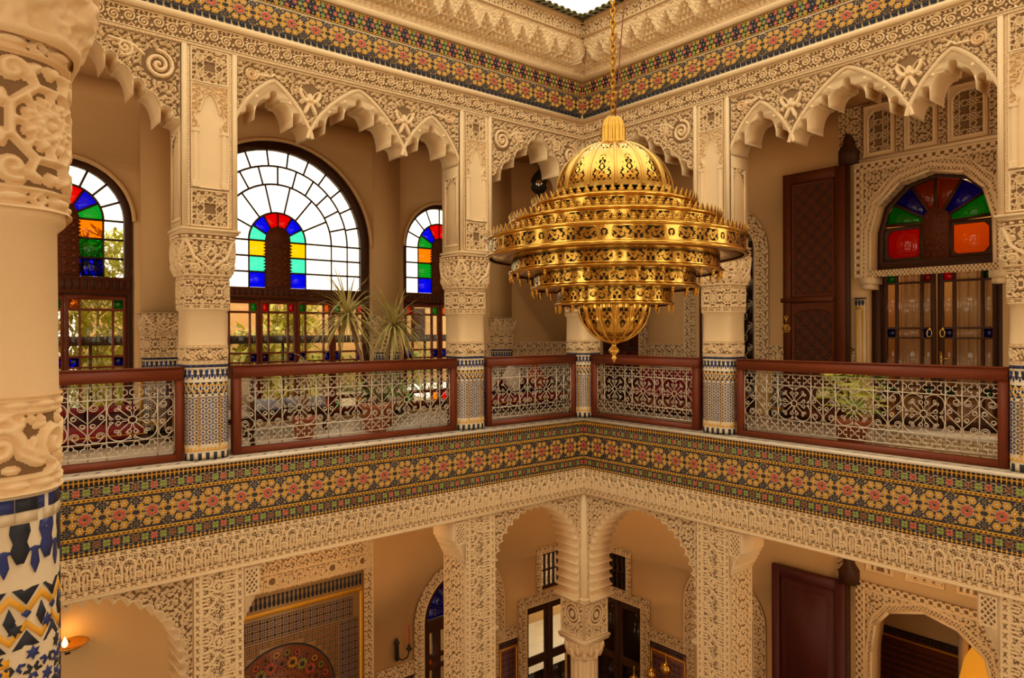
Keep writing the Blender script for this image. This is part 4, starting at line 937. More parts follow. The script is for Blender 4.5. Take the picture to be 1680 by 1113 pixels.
# ------------------------------------------------ the arched glass door of the right gallery
SUR = struct('trim_1', rz=RZ['R'])
X, Z = np.meshgrid(np.arange(2.84, 4.98, .0075), np.arange(7.20, 8.94, .0075)); cxp, czp = 3.87, 7.75
OUT = [(cxp+(x-cxp)*1.085, (czp+(z-czp)*1.10) if z > 7.31 else 7.15) for x, z in POLY]; MID = [(cxp+(x-cxp)*1.17, (czp+(z-czp)*1.20) if z > 7.31 else 7.15) for x, z in POLY]
Ho = samp(P_AR, X, Z, .24, .24); dO = sdist(X, Z, OUT); dM = sdist(X, Z, MID); fr_ = np.minimum(np.minimum(X-2.84, 4.97-X), 8.93-Z)
im = inpoly(X, Z, MID); Ho[im] = samp(P_LA, X, Z, .05, .065)[im]
bz = fr_ < .11; ck = (np.floor(X/.055)+np.floor(Z/.055)) % 2; Ho[bz] = (.15+.85*ck)[bz]
Ho = np.maximum(Ho, rise(np.minimum(np.minimum(np.abs(dO-.01), dM), np.abs(fr_-.115)), .012)); Ho = np.maximum(Ho, rise(fr_, .02))
hf_add(MB(), Ho, X, Z, .03, 2.995, ~inpoly(X, Z, POLY)).build('carved_spandrel', [ST, RC], SUR, smooth=True)
for pl in (POLY,):
    b = MB()
    for (x0, z0), (x1, z1) in zip(pl[:-1], pl[1:]): b.tube([(x0, 2.965, z0), (x1, 2.965, z1)], .022, 6)
    b.build('arch_moulding', ST, SUR)
    for (x0, z0), (x1, z1) in zip(pl[:-1], pl[1:]):     # carved soffit, one slab a side
        L_ = math.hypot(x1-x0, z1-z0); n = max(2, int(L_/.008)); S2, T2 = np.meshgrid(np.linspace(0, L_, n), np.linspace(0, .28, 36)); H2 = np.maximum(samp(P_AR, S2, T2, .24, .24), rise(np.minimum(T2, .28-T2), .015))
        ux, uz = (x1-x0)/L_, (z1-z0)/L_
        hf_add(MB(), H2, S2, T2, .014, 0, wrap=lambda V: np.stack([x0+ux*V[:,0]-uz*V[:,1]*-1, 3.0+V[:,2], z0+uz*V[:,0]+ux*V[:,1]], -1)).build('soffit_relief', [ST, RC], SUR, smooth=True)
for x in (3.03, 4.71): MB().box(x-.10, x+.10, 2.93, 3.28, 7.10, 7.20).box(x-.07, x+.07, 2.95, 3.26, 7.02, 7.10).build('impost', ST, SUR)
dado(SUR, 'R', 2.84, 3.0, z1=6.88, carved=0)
# three carved lattice panels above the arch
for k, (a, b) in enumerate(((2.99, 3.43), (3.56, 3.99), (4.12, 4.60))):
    w2, h2 = b-a, .76; X, Z = grid(w2, h2, .005); A = np.abs(X-w2/2); top = .50+np.sqrt(np.clip(1-(A/(w2/2-.04))**2, 0, 1))*.19; inn = (Z < top) & (A < w2/2-.05) & (Z > .05)
    H2 = np.where(inn, samp(pat_girih(.20) if k != 1 else P_AR, X, Z, .20 if k != 1 else .24, .20 if k != 1 else .24)*.7, .95); H2 = np.maximum(H2, rise(np.minimum(np.minimum(X, w2-X), np.minimum(Z, h2-Z)), .02)*1.2)
    H2 = np.maximum(H2, 1.2*rise(np.abs(np.minimum(np.minimum(top-Z, w2/2-.05-A), Z-.05)), .012)); put('lattice_panel', hf_mesh('lattice_panel', H2, w2, h2, .04), SUR, (a, 3.0, 9.0))
    put('carved_post', hf_mesh('carved_post', np.maximum(.9*samp(P_AR, *grid(.11, .76, .005), .24, .24), 0), .11, .76, .02), SUR, (b+.01, 3.0, 9.0))
put('carved_post', hf_mesh('carved_post', samp(P_AR, *grid(.36, .86, .005), .24, .24), .36, .86, .02), SUR, (2.60, 3.0, 8.95))
MB().box(2.6, 5.2, 2.95, 3.0, 8.94, 8.985).build('moulding', ST, SUR)
dr = struct('door_1', rz=RZ['R']); c = 3.87; y = 3.26
MB().prism([(2.99, 4.99), (2.99, 7.2)]+[(cxp+(x-cxp)*.995, z) for x, z in POLY]+[(4.75, 7.2), (4.75, 4.99)], y-.04, y+.05, holes=[[(cxp+(x-cxp)*.91, 7.75+(z-7.75)*.93) if z > 7.31 else (cxp+(x-cxp)*.91, 7.43) for x, z in POLY], rect(3.10, 4.64, 5.0, 7.24)]).build('frame', WD, dr)
# fan light: screen in the middle, coloured panes round it
SCR = [(c-.17, 7.43)]+arc(c, .17, 8.0, 10, rz=.16)+[(c+.17, 7.43)]; sc_ = MB().prism(SCR, y-.03, y+.03).build('fretwork_panel', WC, dr); st = MB()
for j in range(7):
    for i in (-1, 0, 1): st.prism([(c+i*.085+(j % 2)*.03-.015+(.028 if k % 2 else .014)*cos(k*pi/8), 7.50+j*.09+(.028 if k % 2 else .014)*sin(k*pi/8)) for k in range(16)], y-.045, y-.03)
st.build('star_boss', WR, sc_, kind='stuff')
IN = [(cxp+(x-cxp)*.91, 7.75+(z-7.75)*.93) if z > 7.31 else (cxp+(x-cxp)*.91, 7.43) for x, z in POLY]
def ray_hit(a):   # where a spoke meets the frame
    for (x0, z0), (x1, z1) in zip(IN[:-1], IN[1:]):
        dx, dz = cos(a), sin(a); ex, ez = x1-x0, z1-z0; det = dx*-ez+ex*dz
        if abs(det) < 1e-9: continue
        t = ((x0-c)*-ez+ex*(z0-7.95))/det; u = (dx*(z0-7.95)-dz*(x0-c))/det
        if t > 0 and -1e-6 <= u <= 1+1e-6: return (c+dx*t, 7.95+dz*t)
    return (c+cos(a)*.7, 7.95+sin(a)*.7)
SP = [pi*.985, pi*.83, pi*.665, pi*.5, pi*.335, pi*.17, pi*.015]; keys = 'gvnnvg'; bars = MB()
for k in range(6):
    o0, o1, om = ray_hit(SP[k]-.025), ray_hit(SP[k+1]+.025), ray_hit((SP[k]+SP[k+1])/2); i0, i1 = [(c+.21*cos(a), 7.95+.21*sin(a)) for a in (SP[k]-.08, SP[k+1]+.08)]
    MB().prism([i0, o0, om, o1, i1], y-.004, y+.004).build('pane', [GLS[keys[k]]], dr)
for a in SP: h = ray_hit(a); bars.tube([(c+.17*cos(a), y, 7.95+.17*sin(a)), (h[0], y, h[1])], .026, 6)
bars.tube([(c+.19*cos(a), y, 7.95+.19*sin(a)) for a in np.linspace(pi, 0, 16)], .022, 6, ref=(0, 1, 0))
GSC = glass('glass_scarlet', (.62, .05, .008))
for f in (-1, 1):
    OCT = [(c+f*x, z) for x, z in ((.22, 7.52), (.27, 7.48), (.60, 7.48), (.66, 7.56), (.66, 7.82), (.60, 7.89), (.22, 7.89))]
    MB().prism(OCT, y-.004, y+.004).build('pane', [GLS['o'] if f > 0 else GSC], dr)
    MB().prism(rect(*sorted((c+f*.18, c+f*.73)), 7.43, 7.94), y-.02, y+.02, holes=[OCT]).build('pane_surround', WD, dr)
for f in (-1, 1): bars.box(min(c+f*.17, c+f*.20), max(c+f*.17, c+f*.20), y-.03, y+.03, 7.43, 7.95)
bars.build('glazing_bar', WD, dr)
DROWS = [(7.12, 7.225), (6.45, 7.09), (6.305, 6.42), (5.62, 6.28), (5.48, 5.58), (5.12, 5.44)]
for f in (-1, 1):
    xs = sorted((c+f*.015, c+f*.75)); a, b = xs; L_ = b-a; cs = [(a+.10*L_, a+.26*L_), (a+.31*L_, a+.73*L_), (a+.78*L_, a+.92*L_)]
    lf = MB().prism(rect(a, b, 5.0, 7.24), y-.01, y+.04, holes=[rect(p, q, z0, z1) for p, q in cs for z0, z1 in DROWS]).build('door_leaf', WD, dr)
    for ci, (p, q) in enumerate(cs):
        for r_, (z0, z1) in enumerate(DROWS):
            key = {0: ('g' if (ci == 0) == (f < 0) else 'r'), 2: 'b', 4: 'g'}.get(r_, 'x') if ci != 1 else 'x'
            MB().prism(rect(p-.003, q+.003, z0-.003, z1+.003), y+.01, y+.016).build('pane', [GLS.get(key, GC)], lf)
    kx = c+f*.085; b_ = MB()
    for zz in (6.43, 6.34): b_.lathe([(0, .012), (.02, .012), (.034, .008), (.036, 0)], 10, (kx, 0, 0))
    k1 = MB().tube([(kx+.032*cos(t), y-.03, 6.36+.055*sin(t)) for t in np.linspace(0, 2*pi, 16)[:-1]], .010, 6, closed=True, ref=(0, 1, 0)).box(kx-.018, kx+.018, y-.03, y-.01, 6.40, 6.45).build('door_knocker', BR, lf)
    if f > 0: MB().box(kx-.04, kx-.005, y-.03, y-.01, 5.84, 6.10).tube([(kx-.02, y-.05, 6.0), (kx+.10, y-.055, 6.0)], .009, 6).build('door_handle', BRL, lf)
rr_ = struct('wall_room_gallery', rz=RZ['R']); MB().box(-3.0, 6.2, 5.2, 5.3, 4.3, 9.9).box(1.75, 1.85, 3.3, 5.2, 4.98, 9.8).box(6.1, 6.2, 3.3, 5.2, 4.98, 9.8).box(-3.1, -3.0, 3.3, 5.2, 4.3, 9.9).box(-3.1, 6.2, 3.3, 5.3, 9.82, 9.9).box(-3.1, 6.2, 3.3, 5.3, 4.9, 4.985).build('plaster_wall', PL, rr_)
for k, (xa, xb) in enumerate(((3.25, 3.75), (4.0, 4.6))):      # pale curtains behind the glass
    t = np.linspace(0, 1, 40); xx = xa+(xb-xa)*t; yy = 3.6+.03*np.sin(t*34); V = np.concatenate([np.stack([xx, yy, np.full(40, z)], -1) for z in (5.05, 7.35)]); i = np.arange(39)
    cu = thing('curtain', ('pale curtain hanging behind the glass door leaf with the long brass handle', 'pale curtain hanging behind the glass door leaf beside the tall open door')[0 if k else 1], 'curtain', RW(0, 0, 0), RZ['R'], None, MB().add(V, np.stack([i, i+1, i+41, i+40], -1)).mesh('curtain', CT, True))
# carved tall door leaf standing open against the wall, with its wicket
def tall_leaf(name, x0, x1, z0, z1, y, m1, m2, wicket, knock, sl=0):
    o = struct(name, rz=RZ['R']); MB().box(x0, x1, y, y+.07, z0, z1).build('door_leaf', m1, o)
    w1, h1 = x1-x0, z1-z0; fr = MB()
    for a, b, c_, d in ((x0, x0+.13, z0, z1), (x1-.16, x1, z0, z1), (x0+.13, x1-.16, z1-.16, z1), (x0+.13, x1-.16, z0, z0+.15)): fr.box(a, b, y-.02, y, c_, d)
    if wicket: fr.box(x0-.03, x1-.18, y-.045, y, 6.86, 6.93)
    fr.build('door_rail', m1, o)
    if wicket:
        for za, zb in ((6.95, z1-.18),):
            X, Z = grid(w1-.33, zb-za, .008); u, v = (X+Z)*.707, (X-Z)*.707; H = samp(P_GI, u, v, .15, .15); H = np.maximum(H, rise(np.minimum(np.minimum(X, w1-.33-X), np.minimum(Z, zb-za-Z)), .03)); put('carved_panel', hf_mesh('carved_panel', H, w1-.33, zb-za, .012, [m1, m2]), o, (x0+.15, y-.001, za))
        X, Z = grid(w1-.33, 6.84-z0, .008); u, v = (X+Z)*.707, (X-Z)*.707; A = np.abs(X-(w1-.33)/2); top = 1.62+.13*np.sqrt(np.clip(1-(A/.32)**2, 0, 1)); inn = (A < .31) & (Z < top); H = np.where(inn, samp(P_GI, u, v, .15, .15)*.6, 1.0); put('wicket', hf_mesh('wicket', H, w1-.33, 6.84-z0, .025, [m1, m2]), o, (x0+.15, y-.001, z0))
        k = MB()
        for f in range(8): k.tube([(x0+.06+.055*cos(t+f*pi/4)*.5+.045*cos(f*pi/4), y-.03, 6.44+.03*sin(t)+.05*sin(f*pi/4)) for t in np.linspace(0, 2*pi, 9)], .008, 5, ref=(0, 1, 0))
        k.box(x0+.05, x0+.07, y-.04, y-.02, 6.50, 6.66).tube([(x0+.06+.03*cos(t), y-.03, 6.62+.03*sin(t)) for t in np.linspace(0, 2*pi, 12)], .008, 5, ref=(0, 1, 0)).build('door_knocker', BR, o, smooth=True)
    else:
        for a, b, c_, d in ((x0+.25, x1-.28, z0+.3, z0+(z1-z0)*.48), (x0+.25, x1-.28, z0+(z1-z0)*.55, z1-.3)): MB().box(a, b, y-.012, y, c_, d).build('panel', m1, o)
    pv = MB().tube([(x1+.015, y+.03, z0), (x1+.015, y+.03, z1+.02)], .045, 8).build('pivot_post', m2, o)
    cx_ = x1+.04; P = [(cx_-.12, z1), (cx_-.12, z1+.20), (cx_-.07, z1+.27), (cx_-.05, z1+.30), (cx_-.05, z1+.36), (cx_, z1+.46), (cx_+.05, z1+.36), (cx_+.05, z1+.30), (cx_+.07, z1+.27), (cx_+.12, z1+.20), (cx_+.12, z1)]
    MB().prism(P, y-.06, y+.12).build('pivot_bracket', m2, o); return o
tall_leaf('door_2', 1.75, 2.76, 4.99, 8.93, 2.86, WC, WD, True, True)
RD2 = mat('door_oxblood', (.085, .008, .004), .6, var=.2, scale=6, grain=(5, 5, 1))
tall_leaf('door_4', 1.53, 2.74, -1.49, 2.56, 2.86, RD2, WD, False, False)
# ------------------------------------------------ ground floor walls
# mosaic wall fountain panel
MO = struct('trim_2'); x0, x1 = -5.25, -2.06; cxm = (x0+x1)/2
path_relief([(x0, -1.4), (x0, 2.86)], .18, .02, 2.996, name='carved_band', par=MO, flip=-1); path_relief([(x1-.18, -1.4), (x1-.18, 2.86)], .18, .02, 2.996, name='carved_band', par=MO, flip=-1)
X, Z = grid(3.19, .50, .0075); H = samp(P_AR, X, Z, .24, .24); k = (Z > .04) & (Z < .26); K2 = samp(P_KU, X, Z*1.15, .54, .30); H[k] = K2[k]
for q in (.5, 1.45, 2.45, 3.0): m = np.hypot(X-q, Z-.15) < .085; H[m] = 0; H = np.maximum(H, rise(np.abs(np.hypot(X-q, Z-.15)-.07), .014))
H = np.maximum(H, rise(np.minimum(np.abs(Z-.03), np.abs(Z-.27)), .012)); put('carved_band', hf_mesh('carved_band', H, 3.19, .50, .022), MO, (x0, 2.996, 2.40))
bb = MB().box(x0+.18, x1-.18, 2.985, 3.0, -1.4, 2.40).build('tile_panel', OC, MO); xa, xb = x0+.18, x1-.18
m = MB(); n = int((xb-xa)/.07)
for i in range(n):
    x = xa+(i+.5)*.07; m.prism([(x-.026, 2.35), (x-.012, 2.29), (x-.026, 2.22), (x-.014, 2.17), (x+.014, 2.17), (x+.026, 2.22), (x+.012, 2.29), (x+.026, 2.35)], 2.978, 2.985, back=False)
m.build('merlon_tile', NV, bb, kind='stuff')
g = MB()
for a, b, c_, d in ((xa+.02, xb-.02, 2.06, 2.12), (xa+.02, xa+.08, -1.4, 2.06), (xb-.08, xb-.02, -1.4, 2.06)): g.box(a, b, 2.977, 2.985, c_, d)
g.build('gold_border', GD, bb, kind='stuff')
p = .115; B0 = .10
sp = [(xa+B0+(i+.5)*p, z) for i in range(int((xb-xa-2*B0)/p)) for z in (1.99-.5*p+.02, 1.99-1.5*p+.02, 1.99-2.5*p+.02)]; zt = 1.99-3*p
sp += [(q, zt-(j+.5)*p) for j in range(28) for q in (xa+B0+.5*p, xa+B0+1.5*p, xa+B0+2.5*p, xb-B0-.5*p, xb-B0-1.5*p, xb-B0-2.5*p)]
joined(bb, 'star_lattice_tile', M_DU, sp, 2.985)
xi, xj = xa+B0+3.2*p, xb-B0-3.2*p; ra = (xj-xi)/2-.06; zc0 = zt-.12-ra
sp = [(x, z) for x in np.arange(xi+.05, xj, .10) for z in np.arange(-1.3, zt-.02, .10) if math.hypot(x-cxm, max(0, z-zc0)) > ra+.03]
joined(bb, 'star_lattice_tile', M_DU2, sp, 2.985, .85)
MB().tube([(cxm+ra*cos(t), 2.985, zc0+ra*sin(t)) for t in np.linspace(0, pi, 40)], .016, 5, ref=(0, 1, 0)).build('arch_border', NV, bb)
k = 0
cols = [[NV, RE], [NV, GN], [NV, GD], [NV, BN]]; big = []
for c1 in cols:
    b = MB(); pz(b, disc(.03, 8), 0)
    for q in range(12): pz(b, rot2([(.04, 0), (.065, -.014), (.09, 0), (.065, .014)], q*pi/6), 1); pz(b, rot2([(.10, 0), (.115, -.012), (.13, 0), (.115, .012)], (q+.5)*pi/6), 0)
    big.append(b.mesh('medallion', c1))
bg_ = MB().prism([(cxm-ra, -1.4)]+arc(cxm, ra-.02, zc0, 24)+[(cxm+ra, -1.4)], 2.98, 2.985).build('arch_field', BN, bb)
for r_, nn, rr in ((0, 1, 0), (1, 7, .34), (2, 11, .68), (3, 14, .95)):
    for q in range(nn):
        a = pi*(q+.5)/nn if r_ else 0; x, z = cxm+rr*ra*1.02*cos(a), zc0+rr*ra*sin(a)
        if rr < .9: put('medallion', big[(q+r_) % 4], MO if False else bb, (x, 2.979, z), sc=(1, 1, 1))
        else: put('medallion', big[(q+r_) % 4], bb, (cxm+.86*ra*cos(a), 2.979, zc0+.86*ra*sin(a)), sc=(.6, 1, .6))
for x in np.arange(cxm-ra+.16, cxm+ra-.1, .27):
    for z in (zc0-.2, zc0-.5, zc0-.8): put('medallion', big[int(abs(x*10+z*7)) % 4], bb, (x, 2.979, z))
# niches above the mosaic and above the ground-floor arch
def niche_row(par, xs, z0, h, y):
    for k, (a, b) in enumerate(xs):
        w2 = b-a; X, Z = grid(w2, h, .006)
        if k % 2: H = samp(pat_girih(.12), X, Z, .12, .12)*.7
        else: R_ = np.hypot(X-w2/2, Z-.05); H = .7*np.maximum.reduce([rise(np.abs(R_-q), .022) for q in (.08, .16, .24)]); H = np.maximum(H, .6*rise(np.minimum(np.hypot(X-.08, Z-h+.1), np.hypot(X-w2+.08, Z-h+.1)), .06))
        H = np.maximum(H, 1.3*rise(np.minimum(np.minimum(X, w2-X), np.minimum(Z, h-Z)), .02)); put('niche_panel', hf_mesh('niche_panel', H, w2, h, .035), par, (a, y, z0))
niche_row(MO, [(-5.2, -4.55), (-4.42, -3.98), (-3.84, -3.30), (-3.14, -2.62)], 2.97, .75, 2.996)
path_relief([(x0, 2.90), (x1, 2.90)], .07, .02, 2.996, name='carved_band', par=MO)
path_relief([(-2.5, 2.98), (-2.06, 2.98)], .8, .02, 2.996, name='carved_band', par=MO)
GT2 = struct('trim_3', rz=RZ['R'])
niche_row(GT2, [(3.0, 3.40), (3.56, 4.06), (4.22, 4.7)], 2.80, .75, 2.996)
path_relief([(2.55, 2.6), (2.80, 2.6)], 1.2, .02, 2.996, name='carved_band', par=GT2)
X, Z = np.meshgrid(np.arange(2.84, 4.95, .0085), np.arange(.5, 2.62, .0085)); OUT = [(3.86+(x-3.86)*1.10, z if z < 1 else 1.5+(z-1.5)*1.12) for x, z in POLG]; Ho = samp(P_AR, X, Z, .24, .24); im = inpoly(X, Z, OUT); Ho[im] = samp(P_LA, X, Z, .05, .065)[im]
fr_ = np.minimum(np.minimum(X-2.84, 4.94-X), 2.61-Z); bz = fr_ < .11; ck = (np.floor(X/.055)+np.floor(Z/.055)) % 2; Ho[bz] = (.15+.85*ck)[bz]
Ho = np.maximum(Ho, rise(np.minimum(np.abs(sdist(X, Z, OUT)), np.abs(fr_-.115)), .014)); hf_add(MB(), Ho, X, Z, .028, 2.995, ~inpoly(X, Z, POLG)).build('carved_spandrel', [ST, RC], GT2, smooth=True)
b = MB()
for (u0, v0), (u1, v1) in zip(POLG[:-1], POLG[1:]): b.tube([(u0, 2.965, v0), (u1, 2.965, v1)], .022, 6)
b.build('arch_moulding', ST, GT2)
# dim room beyond the arch: tiled dado, pale pier, dark post
RM = struct('wall_room', rz=RZ['R']); MB().box(0, 6, 5.2, 5.3, -1.5, 4.2).box(-3.0, 6, 5.3, 5.4, -1.5, 4.2).box(-3.1, -3.0, 3.3, 5.3, -1.5, 4.2).box(-3.1, 1.9, 3.3, 5.3, 4.15, 4.28).box(1.9, 2.0, 3.3, 5.3, -1.5, 4.2).box(5.6, 5.7, 3.3, 5.3, -1.5, 4.2).box(1.9, 5.7, 3.3, 5.3, 4.15, 4.28).build('plaster_wall', PL, RM)
dado(RM, 'R', 2.05, 5.5, z0=-1.2, z1=1.15, y=5.2, carved=0, mu=M_DU2, base=BN)
MB().box(3.60, 3.73, 4.9, 5.03, -1.5, 3.6).build('pale_post', ST, RM); MB().box(3.74, 3.90, 4.95, 5.08, -1.5, 3.6).build('dark_post', WD, RM)
# dados and surrounds in the far corner
for wl_, sd in ((GFL, 'L'), (GFR, 'R')):
    f = 1 if sd == 'L' else -1
    if sd == 'L':
        dado(wl_, sd, .66, 1.14, z0=-1.5, z1=.30, mu=M_DU, base=BN, carved=.25); path_relief([(1.40, -1.4), (1.40, .81)], .24, .018, 2.996, name='door_surround', par=wl_, flip=1); path_relief([(1.16, .81), (2.98, .81)], .24, .018, 2.996, name='door_surround', par=wl_)
        path_relief([(1.80, 1.06), (1.80, 1.83)], .15, .018, 2.996, name='window_surround', par=wl_); path_relief([(1.65, 1.83), (2.55, 1.83)], .15, .018, 2.996, name='window_surround', par=wl_)
        dado(wl_, sd, -2.0, -1.26, z0=-1.5, z1=.32, mu=M_DU, base=BN, carved=.25)
        path_relief([(-1.04, -1.3), (-1.04, 1.15)]+[(-.22-.82*cos(t), 1.15+.82*sin(t)) for t in np.linspace(0, pi, 30)]+[(.60, 1.15), (.60, -1.3)], .22, .02, 2.996, name='arch_surround', par=wl_)
    else:
        dado(wl_, sd, -1.13, -.28, z0=-1.5, z1=.34, mu=M_DU, base=BN, carved=.25); path_relief([(-1.38, .90), (-1.38, -1.4)], .24, .018, 2.996, name='door_surround', par=wl_, flip=1); path_relief([(-2.98, .90), (-1.14, .90)], .24, .018, 2.996, name='door_surround', par=wl_)
        path_relief([(-1.76, 1.83), (-1.76, 1.06)], .15, .018, 2.996, name='window_surround', par=wl_); path_relief([(-2.55, 1.83), (-1.61, 1.83)], .15, .018, 2.996, name='window_surround', par=wl_)
        path_relief([(-.10, -1.3), (-.10, 1.35)]+[(.50-.60*cos(t), 1.35+.60*sin(t)) for t in np.linspace(0, pi, 30)]+[(1.10, 1.35), (1.10, -1.3)], .24, .02, 2.996, name='arch_surround', par=wl_)
plank_door('door_7', 'R', -.10, 1.10, -1.49, 1.95, 3.1)
def bar_window(name, side, a, b, z0, z1, y, key='m'):
    o = struct(name, rz=RZ[side]); xs = np.linspace(a+.05, b-.05, 5); zs = np.linspace(z0+.05, z1-.05, 3)
    MB().prism(rect(a, b, z0, z1), y-.03, y+.03, holes=[rect(xs[i]+.012, xs[i+1]-.012, zs[j]+.012, zs[j+1]-.012) for i in range(4) for j in range(2)]).build('frame', WD, o)
    for i in range(4):
        for j in range(2): MB().prism(rect(xs[i]+.01, xs[i+1]-.01, zs[j]+.01, zs[j+1]-.01), y, y+.005).build('pane', [GLS[key]], o)
    g = MB()
    for i in range(4):
        x = (xs[i]+xs[i+1])/2; g.tube([(x, y-.045, z0), (x, y-.045, z1)], .007, 4)
        for z in (z0+.2, z1-.2): g.tube([(x+.03*cos(t), y-.045, z+.06*sin(t)) for t in np.linspace(0, 2*pi, 10)], .006, 4, ref=(0, 1, 0))
    g.build('grille', BK, o, kind='stuff'); return o
bar_window('window_5', 'L', 1.80, 2.40, 1.06, 1.83, 3.1); bar_window('window_6', 'R', -2.40, -1.76, 1.06, 1.83, 3.1, 'v' if False else 'm')
def glazed_door(name, side, x0, x1, z0, z1, y, n=2, key='x'):
    o = struct(name, rz=RZ[side]); L_ = (x1-x0)/n
    for k in range(n):
        a = x0+k*L_; H_ = [rect(a+.12, a+L_-.10, p, q) for p, q in ((z0+.35, z0+1.05), (z0+1.22, z1-.18))]
        lf = MB().prism(rect(a+.003, a+L_-.003, z0, z1), y, y+.05, holes=H_).build('door_leaf', WD, o)
        for h in H_: MB().prism(h, y+.02, y+.026).build('pane', [GLS.get(key, GC)], lf)
    return o
glazed_door('door_5', 'L', 1.40, 2.75, -1.49, .81, 3.08, 2); glazed_door('door_6', 'R', -2.75, -1.38, -1.49, .90, 3.08, 2, 'm')
# arched glazed door with the blue fan
o = struct('door_8'); c, y = -.22, 3.1
MB().prism(arch_loop(c, .82, -1.49, 1.15, 24), y-.04, y+.04, holes=[arch_loop(c, .70, 1.12, 1.15, 20)]+[rect(c-.66+i*.24+(0.06 if i > 2 else 0), c-.66+i*.24+(.15 if i % 3 else .09)+(0.06 if i > 2 else 0), p, q) for i in range(5) for p, q in ((-1.0, .24), (.30, .44), (.50, .92))]).build('door_leaf', WD, o)
for i in range(5):
    for p, q in ((-1.0, .24), (.30, .44), (.50, .92)): MB().prism(rect(c-.67+i*.24+(0.06 if i > 2 else 0), c-.65+i*.24+(.15 if i % 3 else .09)+(0.06 if i > 2 else 0), p, q), y, y+.005).build('pane', [GLS['o'] if p == .3 and i == 0 else GC], o)
for k in range(8): MB().prism(sector(c, 1.15, .15, .70, pi*k/8, pi*(k+1)/8), y, y+.006).build('pane', [GLS['b' if k in (6, 7) else 'v']], o)
g = MB()
for k in range(9): a = pi*k/8; g.tube([(c+.1*cos(a), y-.02, 1.15+.1*sin(a)), (c+.72*cos(a), y-.02, 1.15+.72*sin(a))], .012, 4)
for k in range(8):
    for r_ in (.30, .52): a = pi*(k+.5)/8; g.tube([(x, y-.03, z) for x, z in spiral(c+r_*cos(a), 1.15+r_*sin(a), .01, .07, 1.4, k)], .006, 4, ref=(0, 1, 0))
g.build('grille', BK, o, kind='stuff')
# ------------------------------------------------ railings
def tb2(P, r=.0055, k=4): return MB().tube([(x, 0, z) for x, z in P], r, k, ref=(0, 1, 0))
ZR = (5.165, 5.310, 5.735, 5.868)
qf = MB()
for a in range(4): qf.tube([(.033*cos(a*pi/2)+.026*cos(t), 0, .033*sin(a*pi/2)+.026*sin(t)) for t in np.linspace(a*pi/2-2.3, a*pi/2+2.3, 11)], .0052, 4, ref=(0, 1, 0))
M_QF = qf.mesh('quatrefoil', IR, True)
def m_scroll(w=.15, h=.425):
    b = MB(); T = lambda P: [(x*w, 0, z*h) for x, z in P]
    def sp(cx, cz, r, turns, a0, f): return [(x/w, z/h) for x, z in spiral(cx*w, cz*h, .013, r+.003, turns, a0, 16, f)]
    up = sp(.33, .83, .036, 1.5, 0, -1); b.tube(T(up+[(.45, .97), (.75, .97), (.93, .88), (.92, .78), (.5, .63), (.04, .48)]), .005, 4, ref=(0, 1, 0))
    dn = sp(.67, .17, .036, 1.5, pi, -1); b.tube(T(dn+[(.55, .03), (.25, .03), (.07, .12), (.08, .22), (.5, .38), (.96, .56)]), .005, 4, ref=(0, 1, 0))
    for cx, cz, a in ((.72, .60, 0), (.28, .41, pi)): b.tube(T(sp(cx, cz, .022, 1.3, a, 1)), .005, 4, ref=(0, 1, 0))
    return b.mesh('scroll', IR, True)
M_SCR = m_scroll()
def m_ros(w=.425):
    b = MB(); P3 = lambda P: [(x, 0, z) for x, z in P]
    b.tube(P3([(.036*cos(t), .036*sin(t)) for t in np.linspace(0, 2*pi, 17)[:-1]]), .007, 4, closed=True, ref=(0, 1, 0))
    for sx in (-1, 1):
        for sz in (-1, 1):
            c = .104; b.tube(P3([(sx*(c+.102*cos(t)), sz*(c+.102*sin(t))) for t in np.linspace(-1.05, pi/2+1.05, 16)]), .0055, 4, ref=(0, 1, 0))
            b.tube(P3([(sx*.028, sz*.028), (sx*.12, sz*.12)]), .0055, 4, ref=(0, 1, 0))
            for q in (0, 1): b.tube(P3([(sx*x, sz*z) if q else (sx*z, sz*x) for x, z in spiral(.135, .105, .004, .022, 1.25, 2.2, 12)]), .0048, 4, ref=(0, 1, 0))
    for a in range(4):
        for f in (-1, 1):
            P = spiral(.115, f*.030, .010, .026, 1.2, 0, 14, f); P = np.vstack([P, [(.08, f*.012), (.042, f*.006)]]); b.tube(P3(rot2(P, a*pi/2)), .0048, 4, ref=(0, 1, 0))
            P = spiral(.175, f*.022, .004, .018, 1.2, 0, 10, f); b.tube(P3(rot2(P, a*pi/2)), .0045, 4, ref=(0, 1, 0))
    return b.mesh('iron_rosette', IR, True)
M_IRO = m_ros()
M_UP = MB().box(-.005, .005, -.005, .005, .07, .849).mesh('upright', IR)
